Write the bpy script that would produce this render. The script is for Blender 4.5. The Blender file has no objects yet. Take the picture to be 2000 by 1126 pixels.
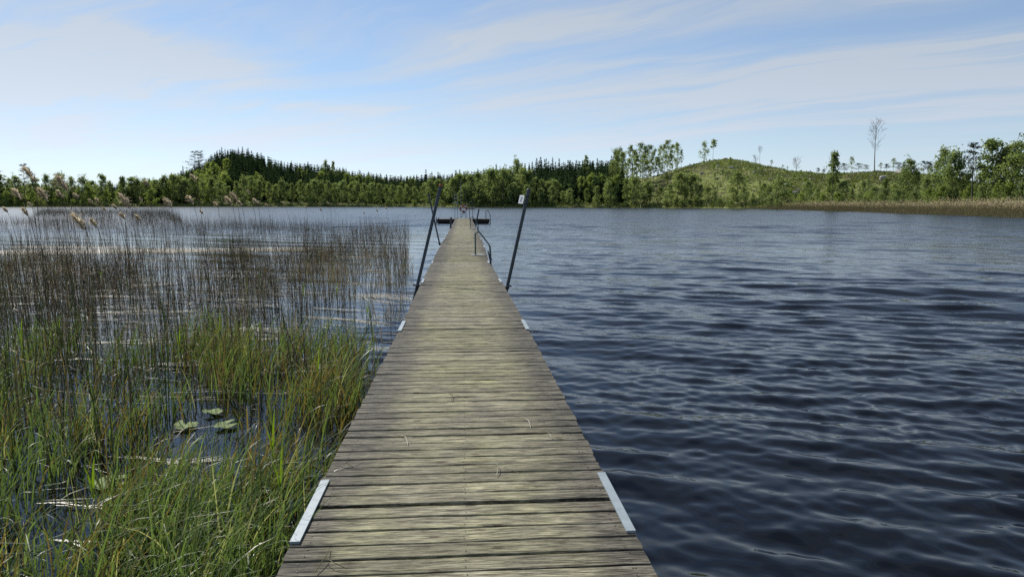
import bpy, math, random
import numpy as np
from mathutils import Vector

PI = math.pi
R = math.radians
rng = np.random.default_rng(7)
random.seed(7)
C = bpy.context.scene.collection
scene = bpy.context.scene

# ------------------------------------------------------------------ camera constants (metres, z = 0 is the lake surface)
F = 1370.0                      # focal length in units of a 2000 wide picture
CAM_Z = 2.05
YAW = math.atan(96 / F * math.cos(math.atan(167 / F)))
PITCH = math.atan(167 / F)
DECK = 0.45
HOR = 396.0
SUN_AZ = R(-33)                 # from +Y, clockwise positive
SUN_EL = R(42)


def bearing(u):
    """bearing from +Y of a far point seen at column u"""
    return YAW + np.arctan((np.asarray(u, float) - 1000) / F)


def polar(u, D):
    b = bearing(u)
    return np.sin(b) * D, np.cos(b) * D


def flat(u, v, z=0.0):
    """a point of the level z seen at (u, v); used to read distances off the photograph"""
    cp, sp = math.cos(PITCH), math.sin(PITCH)
    ca, sa = math.cos(YAW), math.sin(YAW)
    fx = (u - 1000) / F
    fy = -(v - 563) / F
    d = Vector((sa * cp, ca * cp, -sp)) + fx * Vector((ca, -sa, 0)) + fy * Vector((sa * sp, ca * sp, cp))
    t = (z - CAM_Z) / d.z
    return d.x * t, d.y * t


def at(u, v, D):
    """the point seen at (u, v) whose horizontal distance along the view is D"""
    x, y = flat(u, v, CAM_Z - 1.0) if v > HOR else flat(u, v, CAM_Z + 1.0)
    dz = -1.0 if v > HOR else 1.0
    k = D / (x * math.sin(YAW) + y * math.cos(YAW))
    return x * k, y * k, CAM_Z + dz * k


def height_at(v, D):
    return CAM_Z + (HOR - v) / F * D


# ------------------------------------------------------------------ mesh helpers
class MB:
    def __init__(self):
        self.V = []
        self.F = []
        self.M = []
        self.T = []
        self.n = 0

    def add(self, verts, faces, mat=0, tint=None):
        verts = np.asarray(verts, float).reshape(-1, 3)
        faces = np.asarray(faces, int)
        self.V.append(verts)
        self.F.append(faces + self.n)
        self.M.append(np.full(len(faces), mat, int))
        if tint is None:
            tint = np.full(len(verts), 0.5)
        elif np.isscalar(tint):
            tint = np.full(len(verts), float(tint))
        self.T.append(np.asarray(tint, float))
        self.n += len(verts)
        return self

    def box(self, c, s, rot=None, mat=0, tint=None, bev=0.0):
        x, y, z = np.asarray(s, float) / 2
        b = min(bev, x * .45, y * .45, z * .45)
        if b <= 0:
            v = np.array([[-x, -y, -z], [x, -y, -z], [x, y, -z], [-x, y, -z], [-x, -y, z], [x, -y, z], [x, y, z], [-x, y, z]])
            f = [[0, 3, 2, 1], [4, 5, 6, 7], [0, 1, 5, 4], [1, 2, 6, 5], [2, 3, 7, 6], [3, 0, 4, 7]]
            fs = f
        else:
            bm = _bevel_box(x, y, z, b)
            v, fs = bm
        v = np.array(v, float)
        if rot is not None:
            v = v @ np.asarray(rot).T
        return self.add(v + np.asarray(c, float), fs, mat, tint)

    def tube(self, pts, rad, n=8, mat=0, tint=None, cap=True):
        p = np.asarray(pts, float)
        k = len(p)
        rad = np.broadcast_to(np.asarray(rad, float), (k,))
        t = np.gradient(p, axis=0)
        t /= np.linalg.norm(t, axis=1)[:, None] + 1e-12
        ref = np.array([0.31, 0.17, 0.93])
        if abs(t[0] @ ref) > .9:
            ref = np.array([1.0, 0.1, 0.0])
        a = np.cross(t, ref)
        a /= np.linalg.norm(a, axis=1)[:, None]
        b = np.cross(t, a)
        ang = np.arange(n) * 2 * PI / n
        ring = (a[:, None] * np.cos(ang)[None, :, None] + b[:, None] * np.sin(ang)[None, :, None]) * rad[:, None, None]
        v = (p[:, None] + ring).reshape(-1, 3)
        i = np.arange(k - 1)[:, None] * n
        j = np.arange(n)[None]
        j2 = (j + 1) % n
        f = np.stack([i + j, i + j2, i + n + j2, i + n + j], -1).reshape(-1, 4)
        self.add(v, f, mat, tint)
        if cap:
            for ring_i, c, flip in ((0, p[0], True), (k - 1, p[-1], False)):
                base = v[ring_i * n:(ring_i + 1) * n]
                vv = np.vstack([base, c])
                tri = [[(q + 1) % n, q, n, n] if flip else [q, (q + 1) % n, n, n] for q in range(n)]
                self.add(vv, tri, mat, tint)
        return self

    def arrays(self):
        return np.vstack(self.V), np.vstack(self.F), np.concatenate(self.M), np.concatenate(self.T)

    def mesh(self, name, mats, smooth=True):
        V, Fc, M, T = self.arrays()
        return make_mesh(name, V, Fc, mats, M, T, smooth)

    def build(self, name, mats, parent=None, smooth=True, loc=None):
        if not isinstance(mats, (list, tuple)):
            mats = [mats]
        return link(name, self.mesh(name, mats, smooth), parent, loc)


_bb_cache = {}


def _bevel_box(x, y, z, b):
    # chamfered box: 24 vertices
    v = []
    idx = {}
    for sx in (-1, 1):
        for sy in (-1, 1):
            for sz in (-1, 1):
                for ax in range(3):
                    p = [sx * (x - b), sy * (y - b), sz * (z - b)]
                    p[ax] = (sx * x, sy * y, sz * z)[ax]
                    idx[(sx, sy, sz, ax)] = len(v)
                    v.append(p)
    f = []
    S = (-1, 1)

    def quad(q):
        pts = np.array([v[i] for i in q])
        nrm = np.cross(pts[1] - pts[0], pts[2] - pts[0])
        if nrm @ pts.mean(0) < 0:
            q = q[::-1]
        f.append(list(q))
    for s in S:
        quad([idx[(s, -1, -1, 0)], idx[(s, 1, -1, 0)], idx[(s, 1, 1, 0)], idx[(s, -1, 1, 0)]])
        quad([idx[(-1, s, -1, 1)], idx[(1, s, -1, 1)], idx[(1, s, 1, 1)], idx[(-1, s, 1, 1)]])
        quad([idx[(-1, -1, s, 2)], idx[(1, -1, s, 2)], idx[(1, 1, s, 2)], idx[(-1, 1, s, 2)]])
    for s in S:
        for t in S:
            quad([idx[(s, t, -1, 0)], idx[(s, t, 1, 0)], idx[(s, t, 1, 1)], idx[(s, t, -1, 1)]])
            quad([idx[(s, -1, t, 0)], idx[(s, 1, t, 0)], idx[(s, 1, t, 2)], idx[(s, -1, t, 2)]])
            quad([idx[(-1, s, t, 1)], idx[(1, s, t, 1)], idx[(1, s, t, 2)], idx[(-1, s, t, 2)]])
    for sx in S:
        for sy in S:
            for sz in S:
                q = [idx[(sx, sy, sz, a)] for a in range(3)]
                quad([q[0], q[1], q[2], q[2]])
    return v, f


def make_mesh(name, V, Fc, mats, M=None, T=None, smooth=True):
    me = bpy.data.meshes.new(name)
    Fc = np.asarray(Fc)
    V = np.asarray(V, np.float32)
    tri = Fc[:, 2] == Fc[:, 3] if Fc.shape[1] == 4 else np.ones(len(Fc), bool)
    tot = np.where(tri, 3, 4)
    if Fc.shape[1] == 4:
        keep = np.ones(Fc.shape, bool)
        keep[tri, 3] = False
        loops = Fc[keep]
    else:
        loops = Fc.ravel()
    start = np.concatenate([[0], np.cumsum(tot)[:-1]])
    me.vertices.add(len(V))
    me.vertices.foreach_set('co', V.ravel())
    me.loops.add(len(loops))
    me.loops.foreach_set('vertex_index', loops.astype(np.int32))
    me.polygons.add(len(Fc))
    me.polygons.foreach_set('loop_start', start.astype(np.int32))
    me.polygons.foreach_set('loop_total', tot.astype(np.int32))
    if M is not None and len(mats) > 1:
        me.polygons.foreach_set('material_index', M.astype(np.int32))
    me.polygons.foreach_set('use_smooth', np.full(len(Fc), smooth))
    if T is not None:
        a = me.attributes.new('tint', 'FLOAT', 'POINT')
        a.data.foreach_set('value', T.astype(np.float32))
    for m in mats:
        me.materials.append(m)
    me.update(calc_edges=True)
    me.validate()
    return me


def link(name, me, parent=None, loc=None):
    o = bpy.data.objects.new(name, me)
    C.objects.link(o)
    if parent is not None:
        o.parent = parent
    if loc is not None:
        o.location = loc
    return o


def tag(o, label=None, cat=None, group=None, kind=None):
    if label:
        o['label'] = label
    if cat:
        o['category'] = cat
    if group:
        o['group'] = group
    if kind:
        o['kind'] = kind
    return o


def thing(name, label, cat, loc=(0, 0, 0), group=None, rz=0.0, sc=1.0):
    o = bpy.data.objects.new(name, None)
    o.empty_display_size = 0.2
    C.objects.link(o)
    o.location = loc
    o.rotation_euler = (0, 0, rz)
    o.scale = (sc, sc, sc) if np.isscalar(sc) else sc
    return tag(o, label, cat, group)


def smooth_path(pts, n=8):
    """Catmull-Rom through pts"""
    p = np.asarray(pts, float)
    p = np.vstack([2 * p[0] - p[1], p, 2 * p[-1] - p[-2]])
    out = []
    for i in range(1, len(p) - 2):
        for t in np.linspace(0, 1, n, endpoint=False):
            a, b, c, d = p[i - 1], p[i], p[i + 1], p[i + 2]
            out.append(.5 * ((2 * b) + (c - a) * t + (2 * a - 5 * b + 4 * c - d) * t * t + (3 * b - a - 3 * c + d) * t ** 3))
    out.append(p[-2])
    return np.array(out)


def fillet(pts, r, n=5):
    """polyline with rounded corners"""
    p = [np.asarray(q, float) for q in pts]
    out = [p[0]]
    for i in range(1, len(p) - 1):
        a = p[i - 1] - p[i]
        b = p[i + 1] - p[i]
        la, lb = np.linalg.norm(a), np.linalg.norm(b)
        k = min(r, la * .45, lb * .45)
        s, e = p[i] + a / la * k, p[i] + b / lb * k
        for t in np.linspace(0, 1, n):
            out.append((1 - t) ** 2 * s + 2 * t * (1 - t) * p[i] + t * t * e)
    out.append(p[-1])
    return np.array(out)


# value noise on the plane, for patchiness
_NT = np.random.default_rng(3).random((256, 256))


def vnoise(x, y):
    x = np.asarray(x, float)
    y = np.asarray(y, float)
    xi, yi = np.floor(x).astype(int), np.floor(y).astype(int)
    fx, fy = x - xi, y - yi
    fx, fy = fx * fx * (3 - 2 * fx), fy * fy * (3 - 2 * fy)
    g = lambda a, b: _NT[a & 255, b & 255]
    return (g(xi, yi) * (1 - fx) + g(xi + 1, yi) * fx) * (1 - fy) + (g(xi, yi + 1) * (1 - fx) + g(xi + 1, yi + 1) * fx) * fy


def fbm(x, y, o=4):
    s, a, t = 0, 1, 0
    for k in range(o):
        s = s + a * vnoise(x * 2 ** k + 17 * k, y * 2 ** k + 5 * k)
        t += a
        a *= .5
    return s / t


def strips(base, h, th0, th1, phi, width, nseg, rgen, taper=.75, pw=1.6, twist=None):
    """N flat tapered blades: angle from the vertical grows from th0 to th0 + th1 in direction phi"""
    N = len(base)
    t = np.linspace(0, 1, nseg + 1)
    ang = th0[:, None] + th1[:, None] * t[None] ** pw
    ds = (h / nseg)[:, None]
    mid = (ang[:, 1:] + ang[:, :-1]) / 2
    r = np.concatenate([np.zeros((N, 1)), np.cumsum(np.sin(mid) * ds, 1)], 1)
    z = np.concatenate([np.zeros((N, 1)), np.cumsum(np.cos(mid) * ds, 1)], 1)
    P = np.stack([base[:, 0, None] + r * np.cos(phi)[:, None], base[:, 1, None] + r * np.sin(phi)[:, None], base[:, 2, None] + z], -1)
    if twist is None:
        twist = rgen.uniform(-1.3, 1.3, N)
    psi = phi + PI / 2 + twist
    wv = np.stack([np.cos(psi), np.sin(psi), np.zeros(N)], -1)
    w = width[:, None] * (1 - t[None] ** 2.2 * .96) ** taper / 2
    w[:, 0] *= .7
    L = P - wv[:, None] * w[..., None]
    Rr = P + wv[:, None] * w[..., None]
    V = np.stack([L, Rr], 2).reshape(-1, 3)
    k = 2 * (nseg + 1)
    s = (np.arange(N) * k)[:, None] + (np.arange(nseg) * 2)[None]
    f = np.stack([s, s + 1, s + 3, s + 2], -1).reshape(-1, 4)
    return V, f, P


def stems(base, h, th0, th1, phi, rad, nseg, rgen, top=.45):
    """N three sided stalks"""
    N = len(base)
    t = np.linspace(0, 1, nseg + 1)
    ang = th0[:, None] + th1[:, None] * t[None]
    ds = (h / nseg)[:, None]
    mid = (ang[:, 1:] + ang[:, :-1]) / 2
    r = np.concatenate([np.zeros((N, 1)), np.cumsum(np.sin(mid) * ds, 1)], 1)
    z = np.concatenate([np.zeros((N, 1)), np.cumsum(np.cos(mid) * ds, 1)], 1)
    P = np.stack([base[:, 0, None] + r * np.cos(phi)[:, None], base[:, 1, None] + r * np.sin(phi)[:, None], base[:, 2, None] + z], -1)
    rr = rad[:, None] * (1 - (1 - top) * t[None])
    a0 = rgen.uniform(0, 2 * PI, N)
    rings = []
    for q in range(3):
        a = a0 + q * 2 * PI / 3
        d = np.stack([np.cos(a), np.sin(a), np.zeros(N)], -1)
        rings.append(P + d[:, None] * rr[..., None])
    V = np.stack(rings, 2).reshape(-1, 3)
    k = 3 * (nseg + 1)
    s = (np.arange(N) * k)[:, None] + (np.arange(nseg) * 3)[None]
    f = np.concatenate([np.stack([s + q, s + (q + 1) % 3, s + 3 + (q + 1) % 3, s + 3 + q], -1) for q in range(3)], 1).reshape(-1, 4)
    return V, f, P


# ------------------------------------------------------------------ node helpers
def new_mat(name):
    m = bpy.data.materials.new(name)
    m.use_nodes = True
    nt = m.node_tree
    for n in list(nt.nodes):
        nt.nodes.remove(n)
    out = nt.nodes.new('ShaderNodeOutputMaterial')
    return m, nt, out


class NG:
    def __init__(self, nt):
        self.nt = nt

    def n(self, typ, **kw):
        nd = self.nt.nodes.new(typ)
        for k, v in kw.items():
            setattr(nd, k, v)
        return nd

    def lk(self, a, b):
        self.nt.links.new(a, b)

    def setin(self, sock, v):
        if hasattr(v, 'is_output') or isinstance(v, bpy.types.NodeSocket):
            self.nt.links.new(v, sock)
        else:
            sock.default_value = v

    def math(self, op, a, b=None, c=None, clamp=False):
        nd = self.n('ShaderNodeMath', operation=op, use_clamp=clamp)
        for i, v in enumerate((a, b, c)):
            if v is not None:
                self.setin(nd.inputs[i], v)
        return nd.outputs[0]

    def vmath(self, op, a, b=None):
        nd = self.n('ShaderNodeVectorMath', operation=op)
        self.setin(nd.inputs[0], a)
        if b is not None:
            self.setin(nd.inputs[1], b)
        return nd.outputs[0]

    def noise(self, vec, scale, detail=3, rough=.55, dist=0.0, lac=2.0):
        nd = self.n('ShaderNodeTexNoise')
        self.setin(nd.inputs['Vector'], vec)
        nd.inputs['Scale'].default_value = scale
        nd.inputs['Detail'].default_value = detail
        nd.inputs['Roughness'].default_value = rough
        nd.inputs['Distortion'].default_value = dist
        nd.inputs['Lacunarity'].default_value = lac
        return nd.outputs['Fac']

    def ramp(self, fac, stops, interp='LINEAR'):
        nd = self.n('ShaderNodeValToRGB')
        cr = nd.color_ramp
        cr.interpolation = interp
        while len(cr.elements) < len(stops):
            cr.elements.new(.5)
        for e, (p, c) in zip(cr.elements, stops):
            e.position = p
            e.color = (*c, 1) if len(c) == 3 else c
        self.setin(nd.inputs[0], fac)
        return nd.outputs[0]

    def rng_(self, v, a, b, c=0., d=1., smooth=False):
        nd = self.n('ShaderNodeMapRange')
        nd.clamp = True
        if smooth:
            nd.interpolation_type = 'SMOOTHSTEP'
        self.setin(nd.inputs[0], v)
        for i, q in enumerate((a, b, c, d)):
            self.setin(nd.inputs[i + 1], q)
        return nd.outputs[0]

    def mix(self, fac, a, b, mode='MIX'):
        nd = self.n('ShaderNodeMix', data_type='RGBA', blend_type=mode)
        self.setin(nd.inputs[0], fac)
        self.setin(nd.inputs[6], a if not isinstance(a, tuple) else (*a, 1)[:4])
        self.setin(nd.inputs[7], b if not isinstance(b, tuple) else (*b, 1)[:4])
        return nd.outputs[2]

    def xyz(self, v):
        nd = self.n('ShaderNodeSeparateXYZ')
        self.setin(nd.inputs[0], v)
        return nd.outputs

    def comb(self, x, y, z):
        nd = self.n('ShaderNodeCombineXYZ')
        for i, v in enumerate((x, y, z)):
            self.setin(nd.inputs[i], v)
        return nd.outputs[0]

    def pos(self):
        return self.n('ShaderNodeNewGeometry').outputs['Position']

    def objc(self):
        return self.n('ShaderNodeTexCoord').outputs['Object']

    def attr(self, name):
        return self.n('ShaderNodeAttribute', attribute_name=name).outputs['Fac']

    def orand(self):
        return self.n('ShaderNodeObjectInfo').outputs['Random']

    def bump(self, h, strength, dist, normal=None):
        nd = self.n('ShaderNodeBump')
        nd.inputs['Strength'].default_value = strength
        nd.inputs['Distance'].default_value = dist
        self.setin(nd.inputs['Height'], h)
        if normal is not None:
            self.lk(normal, nd.inputs['Normal'])
        return nd.outputs[0]

    def principled(self, out, color, rough=.6, metal=0., normal=None, spec=.5, ior=None):
        p = self.n('ShaderNodeBsdfPrincipled')
        self.setin(p.inputs['Base Color'], (*color, 1) if isinstance(color, tuple) and len(color) == 3 else color)
        self.setin(p.inputs['Roughness'], rough)
        self.setin(p.inputs['Metallic'], metal)
        p.inputs['Specular IOR Level'].default_value = spec
        if ior:
            p.inputs['IOR'].default_value = ior
        if normal is not None:
            self.lk(normal, p.inputs['Normal'])
        if out is not None:
            self.lk(p.outputs[0], out.inputs['Surface'])
        return p


def leaf_mat(name, stops, transl=.35, rough=.55, obj_var=.25, spec=.3, tcol=(1.22, 1.24, .72)):
    """foliage: colour from the tint of the clump and of the plant, light passes through"""
    m, nt, out = new_mat(name)
    g = NG(nt)
    t = g.attr('tint')
    r = g.orand()
    fac = g.math('ADD', g.math('MULTIPLY', t, 1 - obj_var), g.math('MULTIPLY', r, obj_var))
    col = g.ramp(fac, stops)
    p = g.principled(None, col, rough, spec=spec)
    tr = g.n('ShaderNodeBsdfTranslucent')
    g.lk(g.mix(1.0, col, tcol, 'MULTIPLY'), tr.inputs['Color'])
    mx = g.n('ShaderNodeMixShader')
    mx.inputs[0].default_value = transl
    g.lk(p.outputs[0], mx.inputs[1])
    g.lk(tr.outputs[0], mx.inputs[2])
    g.lk(mx.outputs[0], out.inputs['Surface'])
    return m


def plain_mat(name, color, rough=.5, metal=0., var=.25, scale=12., bump=.0):
    m, nt, out = new_mat(name)
    g = NG(nt)
    n = g.noise(g.objc(), scale, 4, .6)
    lo = tuple(c * (1 - var) for c in color)
    hi = tuple(min(1, c * (1 + var)) for c in color)
    col = g.ramp(n, [(.3, lo), (.7, hi)])
    nr = g.bump(n, bump, .004) if bump else None
    g.principled(out, col, g.rng_(n, .3, .7, rough * .85, min(1, rough * 1.15)), metal, nr)
    return m


# ------------------------------------------------------------------ materials
MAT = {}
MAT['birch_leaf'] = leaf_mat('birch_leaf', [(0, (.09, .135, .045)), (.5, (.172, .216, .088)), (1, (.27, .315, .14))], .6, .6, .42, .1)
MAT['willow_leaf'] = leaf_mat('willow_leaf', [(0, (.095, .135, .058)), (.5, (.18, .23, .10)), (1, (.27, .325, .15))], .58, .6, .42, .1)
MAT['fresh_leaf'] = leaf_mat('fresh_leaf', [(0, (.12, .18, .04)), (.5, (.195, .25, .075)), (1, (.29, .34, .11))], .6, .6, .42, .1)
MAT['spruce_needle'] = leaf_mat('spruce_needle', [(0, (.020, .036, .018)), (.5, (.036, .060, .027)), (1, (.060, .094, .038))], .25, .9, .35, .0)
MAT['pine_needle'] = leaf_mat('pine_needle', [(0, (.016, .028, .013)), (.5, (.03, .048, .02)), (1, (.05, .072, .03))], .15, .9, .25, .0)
MAT['scrub'] = leaf_mat('scrub', [(0, (.075, .065, .03)), (.35, (.10, .12, .03)), (.7, (.15, .19, .045)), (1, (.23, .25, .08))], .3)
MAT['bark'] = plain_mat('bark', (.05, .042, .034), .9, 0, .5, 6)
MAT['birch_bark'] = plain_mat('birch_bark', (.16, .15, .13), .85, 0, .7, 4)
MAT['grey_twig'] = plain_mat('grey_twig', (.17, .15, .125), .9, 0, .3, 4)


def reed_mat():
    m, nt, out = new_mat('dead_reed')
    g = NG(nt)
    t = g.attr('tint')
    col = g.ramp(t, [(0, (.055, .038, .020)), (.35, (.135, .098, .052)), (.65, (.25, .195, .115)), (.85, (.44, .37, .25)), (1, (.11, .16, .035))])
    p = g.principled(None, col, .55, spec=.35)
    tr = g.n('ShaderNodeBsdfTranslucent')
    g.lk(col, tr.inputs['Color'])
    mx = g.n('ShaderNodeMixShader')
    mx.inputs[0].default_value = .38
    g.lk(p.outputs[0], mx.inputs[1])
    g.lk(tr.outputs[0], mx.inputs[2])
    g.lk(mx.outputs[0], out.inputs['Surface'])
    return m


MAT['dead_reed'] = reed_mat()
MAT['grass'] = leaf_mat('grass', [(0, (.15, .10, .035)), (.18, (.17, .145, .05)), (.32, (.075, .115, .036)), (.7, (.112, .168, .052)), (.9, (.165, .225, .09)), (1, (.36, .35, .19))], .45, .4, 0.0, .4)
MAT['shoot'] = leaf_mat('shoot', [(0, (.13, .21, .012)), (1, (.20, .30, .02))], .5, .4, .3, .4)
MAT['plume'] = leaf_mat('plume', [(0, (.40, .335, .23)), (.5, (.60, .52, .375)), (1, (.78, .70, .54))], .5, .8, .1, .1, (1.1, 1.05, .95))
MAT['lily'] = leaf_mat('lily', [(0, (.12, .17, .055)), (1, (.17, .22, .08))], .1, .7, .2, .12)
MAT['straw'] = leaf_mat('straw', [(0, (.22, .18, .11)), (.6, (.44, .40, .28)), (1, (.58, .54, .43))], .08, .45, 0.0, .5, (1, 1, .9))
MAT['far_reed'] = leaf_mat('far_reed', [(0, (.17, .15, .085)), (.5, (.29, .26, .15)), (.8, (.24, .26, .11)), (.86, (.44, .37, .25)), (1, (.68, .59, .43))], .5, .7, 0.0, .2, (1.1, 1.05, .8))
MAT['galv'] = plain_mat('galvanised_plate', (.25, .29, .305), .5, .15, .08, 14)
MAT['dark_pipe'] = plain_mat('dark_pipe', (.026, .033, .037), .42, .0, .3, 9, .1)
MAT['green_pipe'] = plain_mat('green_pipe', (.055, .095, .092), .38, .2, .25, 9)
MAT['grey_pipe'] = plain_mat('grey_pipe', (.22, .25, .26), .45, .5, .2, 9)
MAT['rust'] = plain_mat('rust', (.30, .085, .022), .85, 0, .4, 30)
MAT['dark_wood'] = plain_mat('dark_wood', (.022, .019, .015), .85, 0, .4, 6, .3)
MAT['pale_board'] = plain_mat('pale_board', (.46, .45, .40), .7, 0, .25, 5)
MAT['white_sign'] = plain_mat('white_sign', (.82, .82, .80), .4, 0, .04, 8)
MAT['black_mark'] = plain_mat('black_mark', (.02, .02, .02), .6, 0, .1, 8)
MAT['buoy_red'] = plain_mat('buoy_red', (.34, .045, .04), .5, 0, .2, 9)
MAT['buoy_white'] = plain_mat('buoy_white', (.72, .70, .68), .5, 0, .1, 9)
MAT['screw'] = plain_mat('screw', (.035, .026, .02), .6, .3, .3, 30)
MAT['rope'] = plain_mat('rope', (.03, .03, .032), .8, 0, .3, 30)


def rock_mat():
    m, nt, out = new_mat('granite')
    g = NG(nt)
    n = g.noise(g.objc(), 1.6, 5, .65)
    col = g.ramp(n, [(.3, (.12, .12, .10)), (.55, (.30, .29, .265)), (.75, (.42, .40, .37))])
    g.principled(out, col, .9, 0, g.bump(n, .6, .1))
    return m


MAT['granite'] = rock_mat()


def wood_mat():
    m, nt, out = new_mat('weathered_deck_board')
    g = NG(nt)
    P = g.objc()
    b = g.attr('tint')
    off = g.comb(g.math('MULTIPLY', b, 53.7), g.math('MULTIPLY', b, 17.3), g.math('MULTIPLY', b, 9.1))
    Q = g.vmath('ADD', P, off)
    sx = g.xyz(P)
    # grain, long along the board (x), with a slow waviness
    wob = g.noise(g.vmath('MULTIPLY', Q, (1.6, 5., 5.)), 1.0, 2, .5)
    Qw = g.vmath('ADD', Q, g.comb(0., g.math('MULTIPLY', wob, .022), 0.))
    grain = g.noise(g.vmath('MULTIPLY', Qw, (9., 120., 40.)), 1.0, 6, .70)
    fine = g.noise(g.vmath('MULTIPLY', Qw, (7., 330., 90.)), 1.0, 3, .6)
    coarse = g.noise(g.vmath('MULTIPLY', Qw, (5.5, 60., 20.)), 1.0, 7, .74)
    grain = g.math('ADD', g.math('MULTIPLY', grain, .64), g.math('MULTIPLY', coarse, .36))
    blot = g.noise(g.vmath('MULTIPLY', Q, (3.2, 15., 9.)), 1.0, 4, .6)
    crk = g.noise(g.vmath('MULTIPLY', Qw, (3.2, 150., 40.)), 1.0, 4, .6, 0.0)
    crack = g.rng_(crk, .575, .615, 0, 1)
    crack2 = g.rng_(g.noise(g.vmath('MULTIPLY', Qw, (6., 210., 60.)), 1.0, 3, .55), .62, .68, 0, .85)
    # knots
    vor = g.n('ShaderNodeTexVoronoi', voronoi_dimensions='2D')
    g.setin(vor.inputs['Vector'], g.vmath('MULTIPLY', Q, (3.0, 6.4, 1.)))
    vor.inputs['Scale'].default_value = 1.0
    vor.inputs['Randomness'].default_value = 1.0
    kd = vor.outputs['Distance']
    ks = g.xyz(vor.outputs['Color'])[0]
    knot = g.math('MULTIPLY', g.rng_(kd, .05, .11, 1, 0), g.math('GREATER_THAN', ks, .72))
    ring = g.math('MULTIPLY', g.math('MULTIPLY', g.rng_(kd, .05, .26, 1, 0), g.math('GREATER_THAN', ks, .72)), g.math('SINE', g.math('MULTIPLY', kd, 130.)))
    base = g.ramp(grain, [(.38, (.052, .045, .033)), (.45, (.150, .132, .096)), (.51, (.235, .212, .157)), (.58, (.325, .30, .228)), (.66, (.47, .45, .375))])
    # algae: olive yellow in patches, mostly mid walkway
    alg = g.noise(g.vmath('MULTIPLY', P, (1.1, .75, 1.)), 1.0, 4, .6)
    algm = g.math('MULTIPLY', g.rng_(alg, .34, .60, .1, .82), g.rng_(blot, .3, .62, .35, 1))
    col = g.mix(algm, base, g.mix(g.rng_(grain, .42, .58), (.105, .100, .042), (.37, .355, .175)))
    # trodden middle is worn paler, the ends stay stained brown-black with lichen
    ex = g.math('ADD', g.math('ABSOLUTE', sx[0]), g.math('MULTIPLY', g.math('SUBTRACT', g.noise(g.vmath('MULTIPLY', P, (2., 1.4, 1.)), 1.0, 4, .65), .5), .55))
    stain = g.rng_(ex, .34, .74, 0, .92, True)
    col = g.mix(stain, col, g.mix(g.rng_(grain, .42, .60), (.020, .017, .013), (.20, .180, .145)))
    # pale silvery splinters, mostly in the stained part
    spl = g.rng_(g.noise(g.vmath('MULTIPLY', Qw, (4.5, 150., 50.)), 1.0, 4, .6), .62, .70, 0, 1)
    col = g.mix(g.math('MULTIPLY', spl, .65), col, (.42, .40, .345))
    hb = g.rng_(b, 0, 1, .74, 1.20)
    col = g.mix(1.0, col, g.comb(hb, hb, g.math('MULTIPLY', hb, .97)), 'MULTIPLY')
    bl = g.rng_(blot, .30, .70, .66, 1.24)
    col = g.mix(1.0, col, g.comb(bl, bl, bl), 'MULTIPLY')
    col = g.mix(g.math('MULTIPLY', crack, .85), col, (.016, .013, .010))
    col = g.mix(crack2, col, (.028, .023, .017))
    col = g.mix(g.math('MULTIPLY', knot, .75), col, (.055, .036, .020))
    col = g.mix(g.rng_(ring, .2, 1, 0, .45), col, (.07, .055, .035))
    h = g.math('ADD', g.math('ADD', grain, g.math('MULTIPLY', fine, .4)), g.math('MULTIPLY', g.math('MAXIMUM', crack, crack2), -1.1))
    nr = g.bump(h, .7, .006)
    g.principled(out, col, .82, 0, nr, spec=.25)
    return m


MAT['deck'] = wood_mat()


def water_mat():
    m, nt, out = new_mat('lake_water')
    g = NG(nt)
    P = g.pos()
    s = g.xyz(P)
    dist = g.math('SQRT', g.math('ADD', g.math('POWER', s[0], 2.), g.math('POWER', s[1], 2.)))
    # wind ripples, crests lying across the wind
    rot = g.n('ShaderNodeVectorRotate', rotation_type='Z_AXIS')
    g.lk(P, rot.inputs['Vector'])
    rot.inputs['Angle'].default_value = R(24)
    Q = rot.outputs[0]
    r1 = g.noise(g.vmath('MULTIPLY', Q, (2.2, 5.2, 1.)), 1.0, 3, .55, .2)
    r2 = g.noise(g.vmath('MULTIPLY', Q, (1.15, 1.25, 1.)), 1.0, 4, .6, .3)
    r3 = g.noise(g.vmath('MULTIPLY', Q, (7., 16., 1.)), 1.0, 2, .5)
    lee = g.rng_(s[0], -1.9, -.4, .28, 1.)                # behind the reeds it is calm
    far = g.rng_(s[1], 34., 60., 0., 1.)
    open_ = g.math('MAXIMUM', lee, far)
    gust = g.rng_(g.noise(g.vmath('MULTIPLY', P, (.05, .11, 1.)), 1.0, 3, .5), .3, .7, .65, 1.25)
    k1 = g.math('MULTIPLY', g.rng_(dist, 4., 16., 0., 1.), g.math('MULTIPLY', open_, gust))
    k2 = g.math('MULTIPLY', g.rng_(dist, 20., 60., 0., 1.), open_)
    h = g.math('ADD', g.math('MULTIPLY', g.math('MULTIPLY', r1, k1), .017), g.math('MULTIPLY', g.math('MULTIPLY', r2, k2), .12))
    h = g.math('ADD', h, g.math('MULTIPLY', r3, g.math('ADD', g.math('MULTIPLY', k1, .0022), .0008)))
    nr = g.bump(h, 1.0, 1.0)
    ro = g.math('ADD', .03, g.math('MULTIPLY', g.rng_(dist, 12., 90., 0., .19), open_))   # ripples too fine to see one by one
    g.principled(out, (.0018, .0021, .0028), ro, 0, nr, spec=.5, ior=1.333)
    return m


MAT['water'] = water_mat()


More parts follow.
